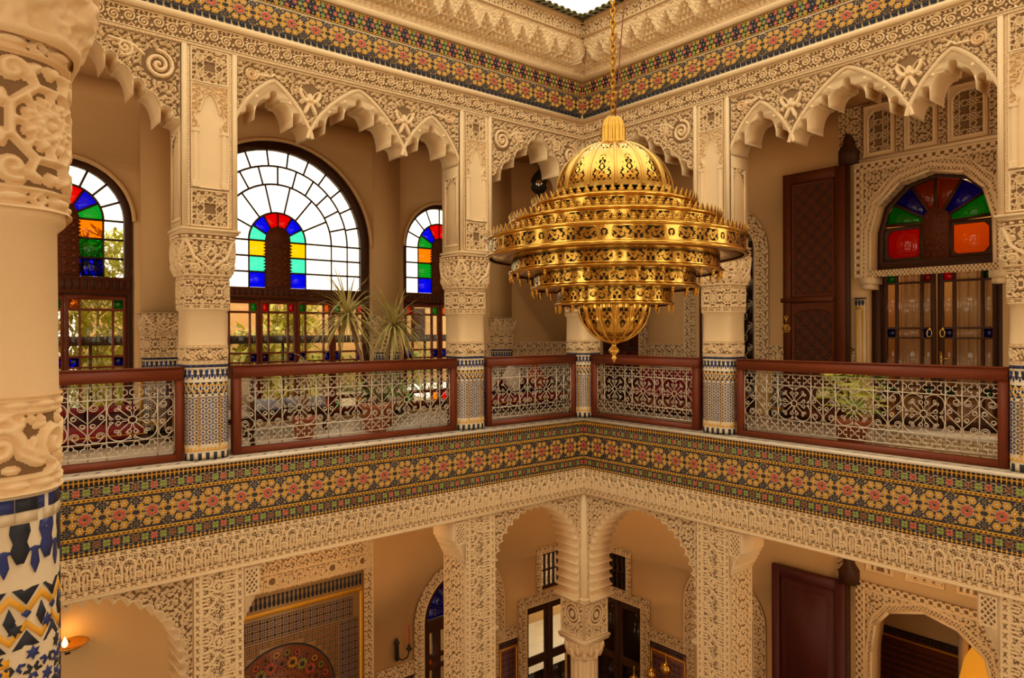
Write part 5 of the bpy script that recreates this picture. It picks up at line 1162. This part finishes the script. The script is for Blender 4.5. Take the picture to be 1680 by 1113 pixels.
def railing(side, xa, xb, seq, label, pw=.085):
    """seq: list of ('s'|'r', width) from the corner outwards; local x of both wooden ends"""
    s = -1 if side == 'L' else 1; xm = s*(xa+xb)/2; Y = .20
    t = thing('railing', label, 'railing', wl(side, xm, Y, 5.056), RZ[side], 'wood and iron railings round the gallery'); L_ = xb-xa; z0 = 5.056
    MB().box(-L_/2, L_/2, -.055, .055, 5.905-z0, 6.03-z0).box(-L_/2, L_/2, -.065, .065, 6.03-z0, 6.042-z0).build('top_rail', WR2, t); MB().box(-L_/2+pw, L_/2-pw, -.05, .05, .002, 5.125-z0).build('bottom_rail', WR2, t)
    for f in (-1, 1): MB().box(*sorted((f*L_/2, f*(L_/2-pw))), -.05, .05, .002, 5.905-z0).build('post', WR, t)
    a, b = -L_/2+pw, L_/2-pw
    for z in ZR: MB().box(a, b, -.006, .006, z-z0-.005, z-z0+.005).build('bar', IR, t)
    tot = sum(w for _, w in seq); k = (b-a)/tot; x = -s*(L_/2-pw) if True else 0; up = MB()
    fl = 0
    for kd, w_ in seq:
        w2 = w_*k; x0, x1 = sorted((x, x+s*w2)); put('upright', M_UP, t, (x, 0, 0))
        if kd == 'r': put('iron_rosette', M_IRO, t, ((x0+x1)/2, 0, (ZR[1]+ZR[2])/2-z0), sc=(w2/.425, 1, 1))
        else:
            n = max(1, round(w_/.15)); d = (x1-x0)/n
            for i in range(n):
                fl ^= 1
                put('scroll', M_SCR, t, (x0+(i if fl else i+1)*d, .0, ZR[1]-z0), sc=((1 if fl else -1)*d/.15, 1, 1))
                if i: put('upright', M_UP, t, (x0+i*d, 0, 0))
        x += s*w2
    put('upright', M_UP, t, (x, 0, 0))
    n = round((b-a)/.142)
    for i in range(n):
        for z in ((ZR[0]+ZR[1])/2, (ZR[2]+ZR[3])/2): put('quatrefoil', M_QF, t, (a+(i+.5)*(b-a)/n, 0, z-z0), sc=(1.05, 1, 1.1))
    return t
seqm = [('s', .16), ('s', .30), ('r', .424), ('s', .293), ('r', .424), ('s', .306), ('r', .413), ('s', .307), ('s', .167)]
railing('R', 2.61, 5.575, seqm, 'long wood and iron railing in front of the leafy potted plant')
railing('L', 2.31, 5.30, seqm, 'long wood and iron railing below the spiky palm crown')
railing('R', .012, 2.02, [('s', .15), ('r', .43), ('s', .142), ('r', .432), ('s', .15), ('r', .424), ('s', .13)], 'short railing right beside the court corner under the chandelier tip', .06) if 0 else railing('R', .012, 2.02, [('s', .15), ('r', .43), ('s', .142), ('r', .432), ('s', .15), ('r', .424), ('s', .13)], 'short railing with three iron rosettes in a row beside the corner column', .10)
railing('L', .012, 1.77, [('s', .30), ('r', .43), ('s', .30), ('r', .40), ('s', .15)], 'short railing in front of the red sofa with ivory cushions', .07)
railing('L', 5.815, 7.55, [('s', .15), ('r', .43), ('s', .30), ('r', .43), ('s', .15)], 'wood and iron railing in front of the plain red sofa', .075)

# ------------------------------------------------ chandelier
CX, CY = -3.85+.770*.033, -4.07-.638*.033
ch = thing('chandelier', 'huge tiered brass chandelier of pierced rings hanging on a long chain', 'chandelier', (CX, CY, 6.162)); z6 = 6.18
def dz(o): return o
cap = MB(); th = np.arange(96)*2*pi/96; ridge = 1+.07*np.cos(th*16)
prof = [(.02, 8.075), (.045, 8.07), (.070, 8.04), (.082, 8.0), (.088, 7.99), (.088, 7.88), (.10, 7.868), (.10, 7.85)]
V = np.concatenate([np.stack([r*ridge*np.cos(th), r*ridge*np.sin(th), np.full(96, z-z6)], -1) for r, z in prof]); i = np.arange(96)
cap.add(V, np.concatenate([np.stack([i+q*96, (i+1) % 96+q*96, (i+1) % 96+(q+1)*96, i+(q+1)*96], -1) for q in range(len(prof)-1)])).build('fluted_cap', BR2, ch, smooth=True)
def pierced(name, wrapf, w, h, inside, d=.005, pw=.17, mats=(BR, BR2)):
    n0, n1 = max(6, int(w/d)), max(6, int(h/d)); X, Z = np.meshgrid(np.linspace(-w/2, w/2, n0), np.linspace(0, h, n1))
    H = samp(P_AR, np.abs(X)+.05, Z+.03, pw, pw); ins = inside(X, Z); keep = ~(ins & (H < .35))
    b = MB(); nx = n0; Vv = wrapf(X.ravel(), Z.ravel()); i, j = np.meshgrid(np.arange(n1-1), np.arange(n0-1), indexing='ij'); F = np.stack([i*nx+j, i*nx+j+1, (i+1)*nx+j+1, (i+1)*nx+j], -1).reshape(-1, 4)
    k = (keep[:-1,:-1] | keep[1:,1:]).ravel() & (keep[1:,:-1] | keep[:-1,1:]).ravel(); im = (ins[:-1,:-1] & ins[1:,1:]).ravel(); b.add(Vv, F[k], np.where(im, 1, 0)[k]); return b.mesh(name, list(mats), True)
def dome(parent, rz0, R, Hh, zc, sgn, n, mats, ribm, name):
    """n gores of a dome (sgn 1) or bowl (-1); x is arc width fraction, z runs along the meridian"""
    d = put(name, None, parent); L_ = 1.25*max(R, Hh); a0 = .20 if sgn > 0 else .12
    def wf(x, z):
        ph = a0+(pi/2-a0)*(1-z/L_); r = R*np.sin(ph); zz = zc+sgn*Hh*np.cos(ph)-z6; u = x/(2*pi*R/n)*2*pi/n; r = r*(1+.035*np.cos(u*n/2)); return np.stack([r*np.cos(u), r*np.sin(u), zz], -1)
    w = 2*pi*R/n
    def ins(X, Z):
        t = Z/L_; A = np.abs(X)/(w/2); z1 = .06+.42*np.sqrt(np.clip(1-(A/.72)**1.4, 0, 1)); return ((t < z1) & (t > .06) & (A < .72)) | ((t > .58) & (t < .72) & (A < .78)) | ((t > .76) & (t < .92) & (A < .75))
    me = pierced('pierced_gore', wf, w, L_, ins, .005, .15, mats)
    for k in range(n): put('pierced_gore', me, d, rz=k*2*pi/n+.1)
    MB().lathe([(R*.955*sin(p_), zc+sgn*Hh*.955*cos(p_)-z6) for p_ in np.linspace(a0*.5, pi/2, 10)], 24).build('shadow_shell', SHD, d, smooth=True)  # added dark shell so the pierced gores look shaded inside
    rb = MB().tube([tuple(v) for v in wf(np.full(20, w/2), np.linspace(0, L_, 20))], .011, 6).mesh('rib', [ribm], True)
    for k in range(n): put('rib', rb, d, rz=k*2*pi/n+.1)
    return d
dome(ch, 0, .445, .41, 7.455, 1, 14, (BRL, BR), BRL, 'dome')
dome(ch, 0, .272, .285, 6.625, -1, 14, (BR, BR2), BR, 'bowl')
def band(r, z0, z1, n, name='pierced_band'):
    w = 2*pi*r/n; h = z1-z0; wf = lambda x, z: np.stack([r*np.cos(x/r), r*np.sin(x/r), z0+z-z6], -1)
    def ins(X, Z):
        A = np.abs(X)/(w/2); e = np.abs(Z-h/2)/(h/2); return (e < .66) & ((A < .80-.16*e**2) | (np.hypot((A-1)*w/2, (Z-h/2)*1.1) < .030))
    return pierced(name, wf, w, h, ins, .005, .15)
def tier(r, z0, z1, n, zl, lip, crown, pend):
    t = put('tier', None, ch); me = band(r, z0, z1, n)
    for k in range(n): put('pierced_band', me, t, rz=k*2*pi/n)
    MB().lathe([(r-.02, z0-z6), (r-.02, z1-z6)], 48).build('shadow_shell', SHD, t)  # added dark cylinder, makes the band's holes read as shade
    MB().lathe([(r-.01, zl-.014-z6), (r+lip, zl-.012-z6), (r+lip+.008, zl-z6), (r+lip, zl+.010-z6), (r-.01, zl+.012-z6)], 72).build('rim', BR, t, smooth=True)
    if crown:
        b = MB(); N = int(2*pi*(r+lip)/.060); R = r+lip*.8
        P = [(-.030, 0), (.030, 0), (.030, .010), (.021, .012), (.021, .026), (.012, .028), (.012, .040), (.004, .042), (0, .055), (-.004, .042), (-.012, .040), (-.012, .028), (-.021, .026), (-.021, .012), (-.030, .010)]
        for k in range(N):
            a = k*2*pi/N; b.prism(P, 0, .004, wrap=lambda x, y, z: ((R-y+z*.15)*cos(a+x/R), (R-y+z*.15)*sin(a+x/R), zl+z-z6+.008))
        b.build('crenellation', BR2, t)
    if pend:
        me = MB().lathe([(.004, 0), (.014, -.012), (.008, -.02), (.012, -.034), (.007, -.046), (.002, -.062), (0, -.066)], 8).mesh('pendant', [BR2], True); N = int(2*pi*r/.16)
        for k in range(N): a = (k+.5)*2*pi/N; put('pendant', me, t, ((r+lip*.5)*cos(a), (r+lip*.5)*sin(a), zl-.012-z6))
    return t
for r, z0, z1, n, zl, lip, cr, pe in ((.61, 7.25, 7.366, 10, 7.366, .02, 1, 0), (.785, 7.125, 7.24, 12, 7.24, .02, 1, 0), (.965, 6.99, 7.113, 14, 7.113, .015, 1, 0)): tier(r, z0, z1, n, zl, lip, cr, pe)
for r, z0, z1, n, zl, lip in ((.785, 6.868, 6.985, 12, 6.868, .02), (.615, 6.75, 6.868, 10, 6.75, .02), (.435, 6.63, 6.75, 8, 6.63, .015)): tier(r, z0, z1, n, zl, lip, 0, 1)
def plate(z, r0, r1): MB().lathe([(r0, z-.004-z6), (r1, z-.004-z6), (r1, z+.004-z6), (r0, z+.004-z6)], 72).build('plate', BR2, ch)
for z, a, b in ((7.372, .43, .62), (7.248, .60, .79), (7.122, .775, .97), (6.988, .78, .985), (6.868, .61, .79), (6.75, .43, .62), (6.63, .26, .44)): plate(z, a, b)
t = put('tier', None, ch); MB().lathe([(.955, 6.974-z6), (.982, 6.972-z6), (.99, 6.985-z6), (.98, 7.0-z6), (.96, 7.0-z6)], 72).build('rim', BR, t, smooth=True)
me = bpy.data.meshes['pendant']
for k in range(38): a = (k+.5)*2*pi/38; put('pendant', me, t, (.97*cos(a), .97*sin(a), 6.972-z6))
MB().lathe([(0, .17), (.05, .165), (.045, .15), (.02, .145), (.018, .125), (.040, .10), (.042, .085), (.022, .065), (.014, .05), (.024, .035), (.014, .02), (.004, .0), (0, -.004)], 14).build('finial', BR, ch, smooth=True)
cn = put('chain', None, ch); a = np.linspace(0, 2*pi, 15)[:-1]
lk = MB().tube([(.014*cos(q), 0, .016*np.sign(sin(q))+.016*sin(q)) for q in a], .0075, 6, closed=True, ref=(0, 1, 0)).mesh('link', BR2, True); n = int((11.12-8.07)/.046)
for k in range(n): put('link', lk, cn, (0, 0, 8.09+k*.046-z6), rz=(k % 2)*pi/2+.5)
MB().tube([(.035, -.02, 11.12-z6), (.085, -.05, 9.0-z6), (.05, -.03, 8.6-z6), (.03, -.02, 8.25-z6), (.0, -.02, 8.07-z6)], .005, 5, ref=(1, 0, 0)).build('cord', BN, ch, smooth=True)

# ------------------------------------------------ plants
def blade(b, base, az, el, L_, w, droop, m=0, n=7, fold=.25):
    P = np.array(base, float); d = np.array([cos(az)*cos(el), sin(az)*cos(el), sin(el)]); side = np.array([-sin(az), cos(az), 0]); V = []; v = d.copy()
    for k in range(n):
        t = k/(n-1); ww = w*(1-t)**.7*min(1, .5+3*t); V += [P-side*ww, P+np.array([0, 0, -fold*ww]), P+side*ww]; P = P+v*L_/(n-1); v = v+np.array([0, 0, -droop/(n-1)]); v /= np.linalg.norm(v)
    F = []
    for k in range(n-1): o = 3*k; F += [(o, o+1, o+4, o+3), (o+1, o+2, o+5, o+4)]
    b.add(V, F, m)
def pot(par, r, h, z=0):
    MB().lathe([(0, z), (r*.68, z), (r*.95, z+h*.8), (r*1.08, z+h*.82), (r*1.08, z+h), (r*.95, z+h), (r*.9, z+h*.9), (0, z+h*.9)], 24).build('pot', TC, par, smooth=False); MB().lathe([(0, z+h*.905), (r*.9, z+h*.905)], 16).build('soil', SOI, par)
GF_ = 4.985
yc = thing('potted_palm', 'tall spiky yucca palm with drooping blades in a terracotta pot', 'plant', (-2.95, 1.25, GF_)); pot(yc, .21, .40)
TR = [((0, 0, .36), (-.10, .05, .8), (-.25, .1, 1.25), (-.38, .1, 1.72)), ((.03, 0, .36), (.12, .02, .8), (.24, .03, 1.2), (.33, .05, 1.56))]
for P in TR: MB().tube(P, [.036, .03, .026, .03], 7).build('trunk', TK, yc, smooth=True)
for (P, n, L_, sd) in ((TR[0], 130, .84, 1), (TR[1], 150, .80, 2)):
    r = random.Random(sd)
    for q in range(n):
        b = MB(); blade(b, (P[-1][0], P[-1][1], P[-1][2]-.10*r.random()), r.random()*2*pi, r.uniform(-.75, 1.25), L_*r.uniform(.65, 1.1), .017, r.uniform(.6, 1.8), 0); b.build('leaf', LY, yc)
dp = thing('dry_palm', 'slim palm stem wrapped in dry hanging leaves beside the chairs', 'plant', (-4.02, 1.25, GF_)); pot(dp, .16, .3); r = random.Random(5)
MB().tube([(0, 0, .25), (.02, 0, .7), (.0, 0, 1.05)], .05, 8).build('trunk', TK, dp)
for q in range(70): b = MB(); blade(b, (0, 0, r.uniform(.6, 1.08)), r.random()*6.28, r.uniform(-1.2, .7), r.uniform(.3, .5), .012, 1.6); b.build('leaf', LY if q % 3 else TK, dp)
def lobed_leaf(b, base, az, el, size, m=0):
    d = np.array([cos(az)*cos(el), sin(az)*cos(el), sin(el)]); s = np.array([-sin(az), cos(az), 0]); u = np.cross(d, s); c = np.array(base); V = [c]; N = 7
    for k in range(2*N+1):
        a = -2.1+4.2*k/(2*N); rr = size*(1.0 if k % 2 else .42)*(1-.12*abs(a)); V.append(c+d*cos(a)*rr+s*sin(a)*rr+u*(.08*size*(k % 2)-.1*size*abs(sin(a)))*1)
    b.add(V, [(0, k+1, k+2) for k in range(2*N)], m)
def leafy(name, label, loc, H_, R_, n, size, m, mats, seed, pr=.2, ph=.36, lobed=True):
    o = thing(name, label, 'plant', loc); pot(o, pr, ph); r = random.Random(seed)
    for q in range(n):
        a = r.random()*2*pi; zz = ph+H_*(.15+.85*r.random()); rad = R_*r.uniform(.35, 1)*(1-.45*max(0, (zz-ph)/H_-.6)); tip = (rad*cos(a), rad*sin(a), zz)
        MB().tube([(0, 0, ph*.9), (tip[0]*.4, tip[1]*.4, ph+(zz-ph)*.7), tip], .005, 4).build('stem', mats[0], o)
        b = MB(); (lobed_leaf(b, tip, a, r.uniform(-.7, .15), size*r.uniform(.7, 1.15)) if lobed else blade(b, tip, a, r.uniform(-.2, .6), size*2, size*.35, .9)); b.build('leaf', mats[q % len(mats)], o)
    return o
leafy('potted_plant', 'leafy potted plant with pale green lobed leaves behind the long railing', RW(3.80, .75, GF_), .58, .42, 60, .17, 0, [LX, LF, LX], 3)
leafy('potted_shrub', 'low dark green broad-leaved pot plant under the palm', (-2.55, 1.75, GF_), .55, .42, 38, .16, 0, [LF], 9, lobed=False)

# ------------------------------------------------ furniture of the galleries
def soft(x0, x1, y0, y1, z0, z1, r=.05):
    b = MB(); X = np.linspace(-1, 1, 9); 
    def g(ax, sg):
        U, Vv = np.meshgrid(X, X); W_ = np.full(U.shape, float(sg)); P = [U, Vv]; P.insert(ax, W_); return np.stack(P, -1).reshape(-1, 3)
    for ax in range(3):
        for sg in (-1, 1):
            P = g(ax, sg); n = np.linalg.norm(P, ord=5, axis=1)[:, None]; P = P/n; P = P*np.array([(x1-x0)/2, (y1-y0)/2, (z1-z0)/2])+np.array([(x0+x1)/2, (y0+y1)/2, (z0+z1)/2]); i, j = np.meshgrid(np.arange(8), np.arange(8), indexing='ij'); b.add(P, np.stack([i*9+j, i*9+j+1, i*9+j+10, i*9+j+9], -1).reshape(-1, 4))
    return b
def sofa(label, side, x0, x1, y0, zs=.36, back=.40, n=3, front=0):
    o = thing('sofa', label, 'sofa', wl(side, (x0+x1)/2, y0, GF_), RZ[side]); w = (x1-x0)/2; zf = zs-.17
    MB().box(-w, w, 0, .62, .03, max(.06, zf)).box(-w, w, .60, .66, .03, zs+back-.04).build('frame', WR if front else WD, o)
    for f in (-1, 1):
        for yy in (.04, .56): MB().box(f*w-.03 if f > 0 else -w, f*w if f > 0 else -w+.03, yy, yy+.05, 0, .05).build('foot', WD, o)
    soft(-w, w, -.02, .60, max(.06, zf), zs).build('seat_cushion', RV, o, smooth=True)
    for k in range(n):
        a = -w+2*w*k/n; soft(a+.01, a+2*w/n-.01, .42, .60, zs-.02, zs+back).build('back_cushion', RV if front else RV2, o, smooth=True)  # darker velvet paints the shadow between the top edge and the seat
        if not front: soft(a+.01, a+2*w/n-.01, .40, .62, zs+back-.07, zs+back+.02).build('bolster', RV, o, smooth=True)
    if front:
        for k in range(5): MB().box(-w+.04+k*(2*w-.04)/5, -w+.04+(k+.9)*(2*w-.04)/5, -.018, 0, .06, zf-.04).build('panel', WR, o)
    else: MB().box(-w+.02, w-.02, -.028, -.014, zs-.11, zs-.10).build('braid', GD, o)
    return o
sofa('long plain red velvet sofa under the garden window with bamboo outside', 'L', -7.6, -5.72, 2.1, .25, .20, 3)
sofa('red velvet sofa with ivory cushions against the tiled dado', 'L', -.72, 1.55, 1.95, .27, .25, 3)
sofa('wooden bench sofa with a row of bright red cushions seen through the three rosette railing', 'R', -.70, 1.22, 1.75, .44, .30, 3, 1)
def tcush(label, loc, rz, m, s=.2):
    b = soft(-s, s, -.07, .07, -s, s); me = b.mesh('cushion', [m], True); o = put('cushion', me, None, loc); o.rotation_euler = (RD(-18), RD(45), rz); o['label'] = label; o['category'] = 'cushion'; o['kind'] = 'thing'; o['group'] = 'cushions on the corner sofa'
tcush('ivory cushion on its point at the sofa end nearer the tall palm', (-.22, 2.20, GF_+.56), 0, CU); tcush('ivory cushion set on its point in the middle of the red sofa', (.38, 2.20, GF_+.56), 0, CU); tcush('rust red cushion set on its point beside two ivory ones', (.98, 2.20, GF_+.56), 0, mat('cushion_rust', (.42, .09, .03), .9))
def chair(label, loc, rz):
    o = thing('armchair', label, 'chair', loc, rz, 'wooden armchairs by the garden window')
    for x in (-.24, .24):
        for y in (-.24, .24): MB().box(x-.025, x+.025, y-.025, y+.025, 0, .42 if y < 0 else .85).build('leg', WD, o)
        MB().box(x-.03, x+.03, -.26, .26, .58, .62).build('armrest', WD, o)
    soft(-.25, .25, -.26, .24, .36, .50).build('seat', CU, o, smooth=True); MB().box(-.23, .23, .22, .26, .50, .86).build('backrest', CT, o)
chair('wooden armchair with beige back nearest the carved column', (-5.0, 1.15, GF_), pi*.9); chair('wooden armchair beyond the beige backed one by the window', (-5.12, 2.15, GF_), pi*.2)
o = thing('bench', 'low dark wooden bench with grey seat cushions by the palm', 'bench', (-4.0, 2.1, GF_)); MB().box(-.65, .65, -.25, .25, .26, .32).build('seat_board', WD, o)
for x in (-.6, .55):
    for y in (-.22, .17): MB().box(x, x+.05, y, y+.05, 0, .27).build('leg', WD, o)
for k, x in enumerate((-.33, .33)):
    me = soft(-.3, .3, -.22, .22, 0, .15).mesh('cushion', [GY], True); q = put('cushion', me, None, (-4.0+x, 2.1, GF_+.325)); q['label'] = ('grey seat cushion on the bench end toward the chairs', 'grey seat cushion on the bench end toward the palm')[k]; q['category'] = 'cushion'; q['kind'] = 'thing'
# low stone wall of small blocks in the right gallery
sw = thing('stone_bench', 'low bench of pale stone blocks beside the leafy plant', 'bench', RW(4.90, 1.15, GF_), RZ['R']); MB().box(-.75, .75, -.24, .25, 0, .20).build('core', MB_, sw); MB().box(-.78, .78, -.29, .28, .20, .245).build('slab', MB_, sw); r = random.Random(4)
bk = MB().box(-.058, .058, -.02, .02, .0, .040).mesh('block', [ST])
for j in range(4):
    for i in range(12): put('block', bk, sw, (-.69+i*.125+(.03 if j % 2 else -.02), -.245-r.random()*.008, .012+j*.047))
# ------------------------------------------------ lamps
o = thing('lantern', 'dark iron lantern with a glass globe hanging in the gallery corner', 'lantern', LW(.874, 2.0, 7.0)); zt = 9.82-7.0
MB().tube([(0, 0, 2.40), (0, 0, zt)], .012, 6).build('rod', BK, o); MB().lathe([(0, 2.44), (.03, 2.40), (.10, 2.33), (.155, 2.22), (.165, 2.14), (.14, 2.04), (.08, 1.98), (0, 1.97)], 20).build('globe', BK, o, smooth=True)
for a in range(5): t = a*2*pi/5-2.3; MB().lathe([(0, .012), (.045, .010), (.06, 0)], 12).build('glass_boss', mat('mirror_glass', (.8, .78, .72), .06, 1) if 'mirror_glass' not in MAT else MAT['mirror_glass'], o, loc=(.158*cos(t), .158*sin(t), 2.14), smooth=True).rotation_euler = (0, pi/2, t)
MB().lathe([(.03, 1.99), (.02, 1.6), (.20, 1.5), (.22, 1.45), (.17, .5), (.19, .45), (.21, .40), (.17, .33), (.07, .12), (.03, .05), (.0, 0)], 6).build('cage', BK, o)
for a in range(6): t = a*pi/3; MB().tube([(.19*cos(t), .19*sin(t), .42), (.235*cos(t), .235*sin(t), .38), (.225*cos(t), .225*sin(t), .32)], .012, 5).build('prong', BK, o)
def sconce(label, loc, candle, lit):
    o = thing('wall_sconce', label, 'sconce', loc)
    if lit:
        MB().lathe([(0, -.02), (.10, 0), (.19, .05), (.22, .075), (.20, .07), (.10, .02), (0, .01)], 20).build('bowl', BR2, o, smooth=True).location = (0, -.2, 0); MB().box(-.03, .03, -.06, 0, -.12, .05).build('bracket', BK, o)
        MB().lathe([(0, .03), (.03, .05), (.035, .09), (.012, .15), (0, .17)], 10).build('flame', FLM, o, loc=(-.05, -.2, 0), smooth=True)
        l = bpy.data.lights.new('sconce_light', 'POINT'); l.color = (1, .5, .14); l.energy = lit; l.shadow_soft_size = .06; lo = bpy.data.objects.new('sconce_light', l); COL.objects.link(lo); lo.parent = o; lo.location = (-.02, -.2, .22)
    else:
        MB().lathe([(.02, -.30), (.04, -.28), (.035, 0), (.05, .02), (.03, .05), (.02, .09), (0, .1)], 8).build('back_stem', BK, o).location = (0, -.05, 0)
        for s in (-1, 1) if candle > 1 else (1,): MB().tube([(0, -.05, -.24), (s*.08, -.10, -.29), (s*.17, -.12, -.25), (s*.20, -.12, -.14)], .016, 6).build('arm', BK, o); MB().lathe([(0, -.15), (.045, -.14), (.055, -.11), (.03, -.10), (.022, -.06), (.03, -.04), (0, -.04)], 10).build('cup', BK, o, loc=(s*.20, -.12, 0)); MB().lathe([(.013, -.05), (.012, .30), (0, .31)], 8).build('candle', RD_, o, loc=(s*.20, -.12, 0))
    return o
sconce('lit brass bowl sconce glowing on the shaded ground floor wall', LW(-6.50, 3.0, 2.36), 0, 5); sconce('dark iron wall sconce holding one red candle', LW(-1.62, 3.0, .98), 1, 0); sconce('small lit sconce half hidden behind the carved bracket', LW(-.35, 3.0, 2.9), 0, 4)
for k, (x, y, h, lb) in enumerate(((-.46, 2.2, 1.86, 'shorter brass candlestick on the ground floor by the dark door'), (-.10, 2.15, 2.10, 'tallest brass candlestick standing before the tiled dado'), (-.62, 1.9, 1.76, 'lowest brass candlestick at the dark door jamb'), (.15, 1.85, 1.74, 'brass candlestick nearest the carved pier'))):
    q = thing('candlestick', lb, 'candlestick', RW(x, y, -1.5), 0, 'tall brass candlesticks'); MB().lathe([(0, 0), (.16, 0), (.15, .04), (.05, .09), (.025, .2), (.025, h*.5), (.04, h*.52), (.022, h*.55), (.022, h-.28)], 16).build('stand', BR2, q, smooth=True); MB().lathe([(.022, h-.28), (.09, h-.22), (.11, h-.16), (.08, h-.10), (.03, h-.07)], 16).build('bulb', BR, q, smooth=True); MB().lathe([(.03, h-.07), (.014, h+.0), (.02, h+.04), (.008, h+.10), (0, h+.12)], 10).build('spike', BR2, q, smooth=True)
lp = thing('floor_lamp', 'orange fabric lamp with a fringed edge glowing in the far room', 'lamp', RW(4.15, 4.75, -1.5), RZ['R']); MB().lathe([(0, 0), (.2, 0), (.03, .05), (.03, 2.2)], 12).build('stand', WD, lp); MB().lathe([(.48, 2.35), (.40, 2.75), (.22, 3.1), (.1, 3.2)], 24).build('shade', OR, lp, smooth=True); MB().lathe([(.48, 2.35), (.50, 2.15)], 24).build('fringe', RV, lp)
l = bpy.data.lights.new('lamp_light', 'POINT'); l.color = (1, .5, .15); l.energy = 10; l.shadow_soft_size = .2; lo = bpy.data.objects.new('lamp_light', l); COL.objects.link(lo); lo.parent = lp; lo.location = (0, 0, 2.2)
l = bpy.data.lights.new('room_light', 'POINT'); l.color = (1, .68, .35); l.energy = 120; l.shadow_soft_size = .25; lo = bpy.data.objects.new('room_light', l); COL.objects.link(lo); lo.location = RW(3.9, 3.95, 8.6)

# ------------------------------------------------ garden terrace outside the windows
struct('terrace_floor', me=MB().box(-14, .75, 3.3, 14, 4.7, 4.93).mesh('terrace_floor', FL))
gwl = struct('wall_garden', me=MB().box(-5.4, 1.6, 9.2, 9.5, 4.9, 7.12).mesh('wall_garden', OW))
gh = struct('wall_neighbour', me=MB().box(1.8, 6.5, 9.9, 12, 4.9, 7.42).mesh('wall_neighbour', PL)); MB().box(3.0, 3.4, 9.85, 9.9, 6.3, 7.1).build('shutter', WD, gh)
tr_ = thing('terrace_rail', 'dark iron balustrade across the garden terrace', 'railing', (-4, 4.6, 4.93)); MB().box(-7, 6, -.04, .04, 1.28, 1.42).build('top_rail', BK, tr_)
for k in range(14): MB().box(-7+k, -6.96+k, -.02, .02, 0, 1.28).build('post', BK, tr_)
def clump(label, loc, R, n, size, m, seed, name='bamboo', sp=1):
    o = thing(name, label, 'plant', loc); r = np.random.default_rng(seed); b = MB()
    for k in range(9): x, y = r.uniform(-R[0], R[0])*.8, r.uniform(-R[1], R[1])*.8; MB().tube([(x, y, 0), (x*1.05, y, R[2]*.9)], .02, 5).build('cane', LY, o)
    P = r.uniform(-1, 1, (n, 3)); P[:, 2] = r.uniform(0, 1, n)**.9; P *= R
    a = r.uniform(0, 2*pi, n); e = r.uniform(-1.1, .5, n); d = np.stack([np.cos(a)*np.cos(e), np.sin(a)*np.cos(e), np.sin(e)], -1)*size*r.uniform(.6, 1.3, (n, 1)); s = np.stack([-np.sin(a), np.cos(a), 0*a], -1)*size*.13
    V = np.stack([P, P+d*.5-s, P+d, P+d*.5+s], 1).reshape(-1, 3); b.add(V, np.arange(4*n).reshape(-1, 4), 0); b.build('foliage', m, o, kind='stuff'); return o
clump('dense yellow green bamboo outside the window behind the first sofa', (-6.6, 5.9, 4.93), (1.7, .7, 3.2), 8000, .26, LX, 1)
clump('sunlit bamboo outside the window seen beside the carved column', (-4.1, 6.9, 4.93), (.4, .4, 2.0), 1500, .26, LX, 2)
clump('thin bamboo tops high outside the window arch', (-7.3, 7.5, 7.2), (1.6, .4, 2.0), 900, .28, LY, 6) if 0 else None
clump('weeping sunny garden plant beyond the terrace rail', (-1.75, 7.3, 4.93), (.5, .4, 2.3), 900, .38, LX, 3, 'garden_shrub')
clump('spiky garden plant low on the terrace outside the big window', (-3.0, 5.9, 4.93), (.35, .35, 1.55), 700, .40, LX, 4, 'garden_shrub')
clump('green hedge along the ochre garden wall', (-1.5, 8.6, 4.93), (4.5, .3, 1.0), 4000, .22, LF, 5, 'hedge')

struct('garden_ground', me=MB().box(-6, 8, 3.3, 13, -1.7, -1.5).mesh('garden_ground', FL)); gp = struct('wall_patio', me=MB().box(.9, 8, 6.6, 6.9, -1.5, 1.2).box(.6, .75, 3.3, 14, -1.5, 4.7).mesh('wall_patio', PL))
clump('green climber hanging over the patio wall beyond the ground floor door', (2.6, 6.5, .1), (.9, .2, 1.3), 1500, .2, LF, 8, 'climbing_plant')
# ------------------------------------------------ labels of parts that look different, then everything onto a ground floor at z = 0
for o in SC.objects:
    n = o.name.split('.')[0]
    if n in ('door_knocker', 'door_handle'): o['label'] = 'brass '+n.replace('_', ' ')
    if o.parent is None: o.location.z += GZ
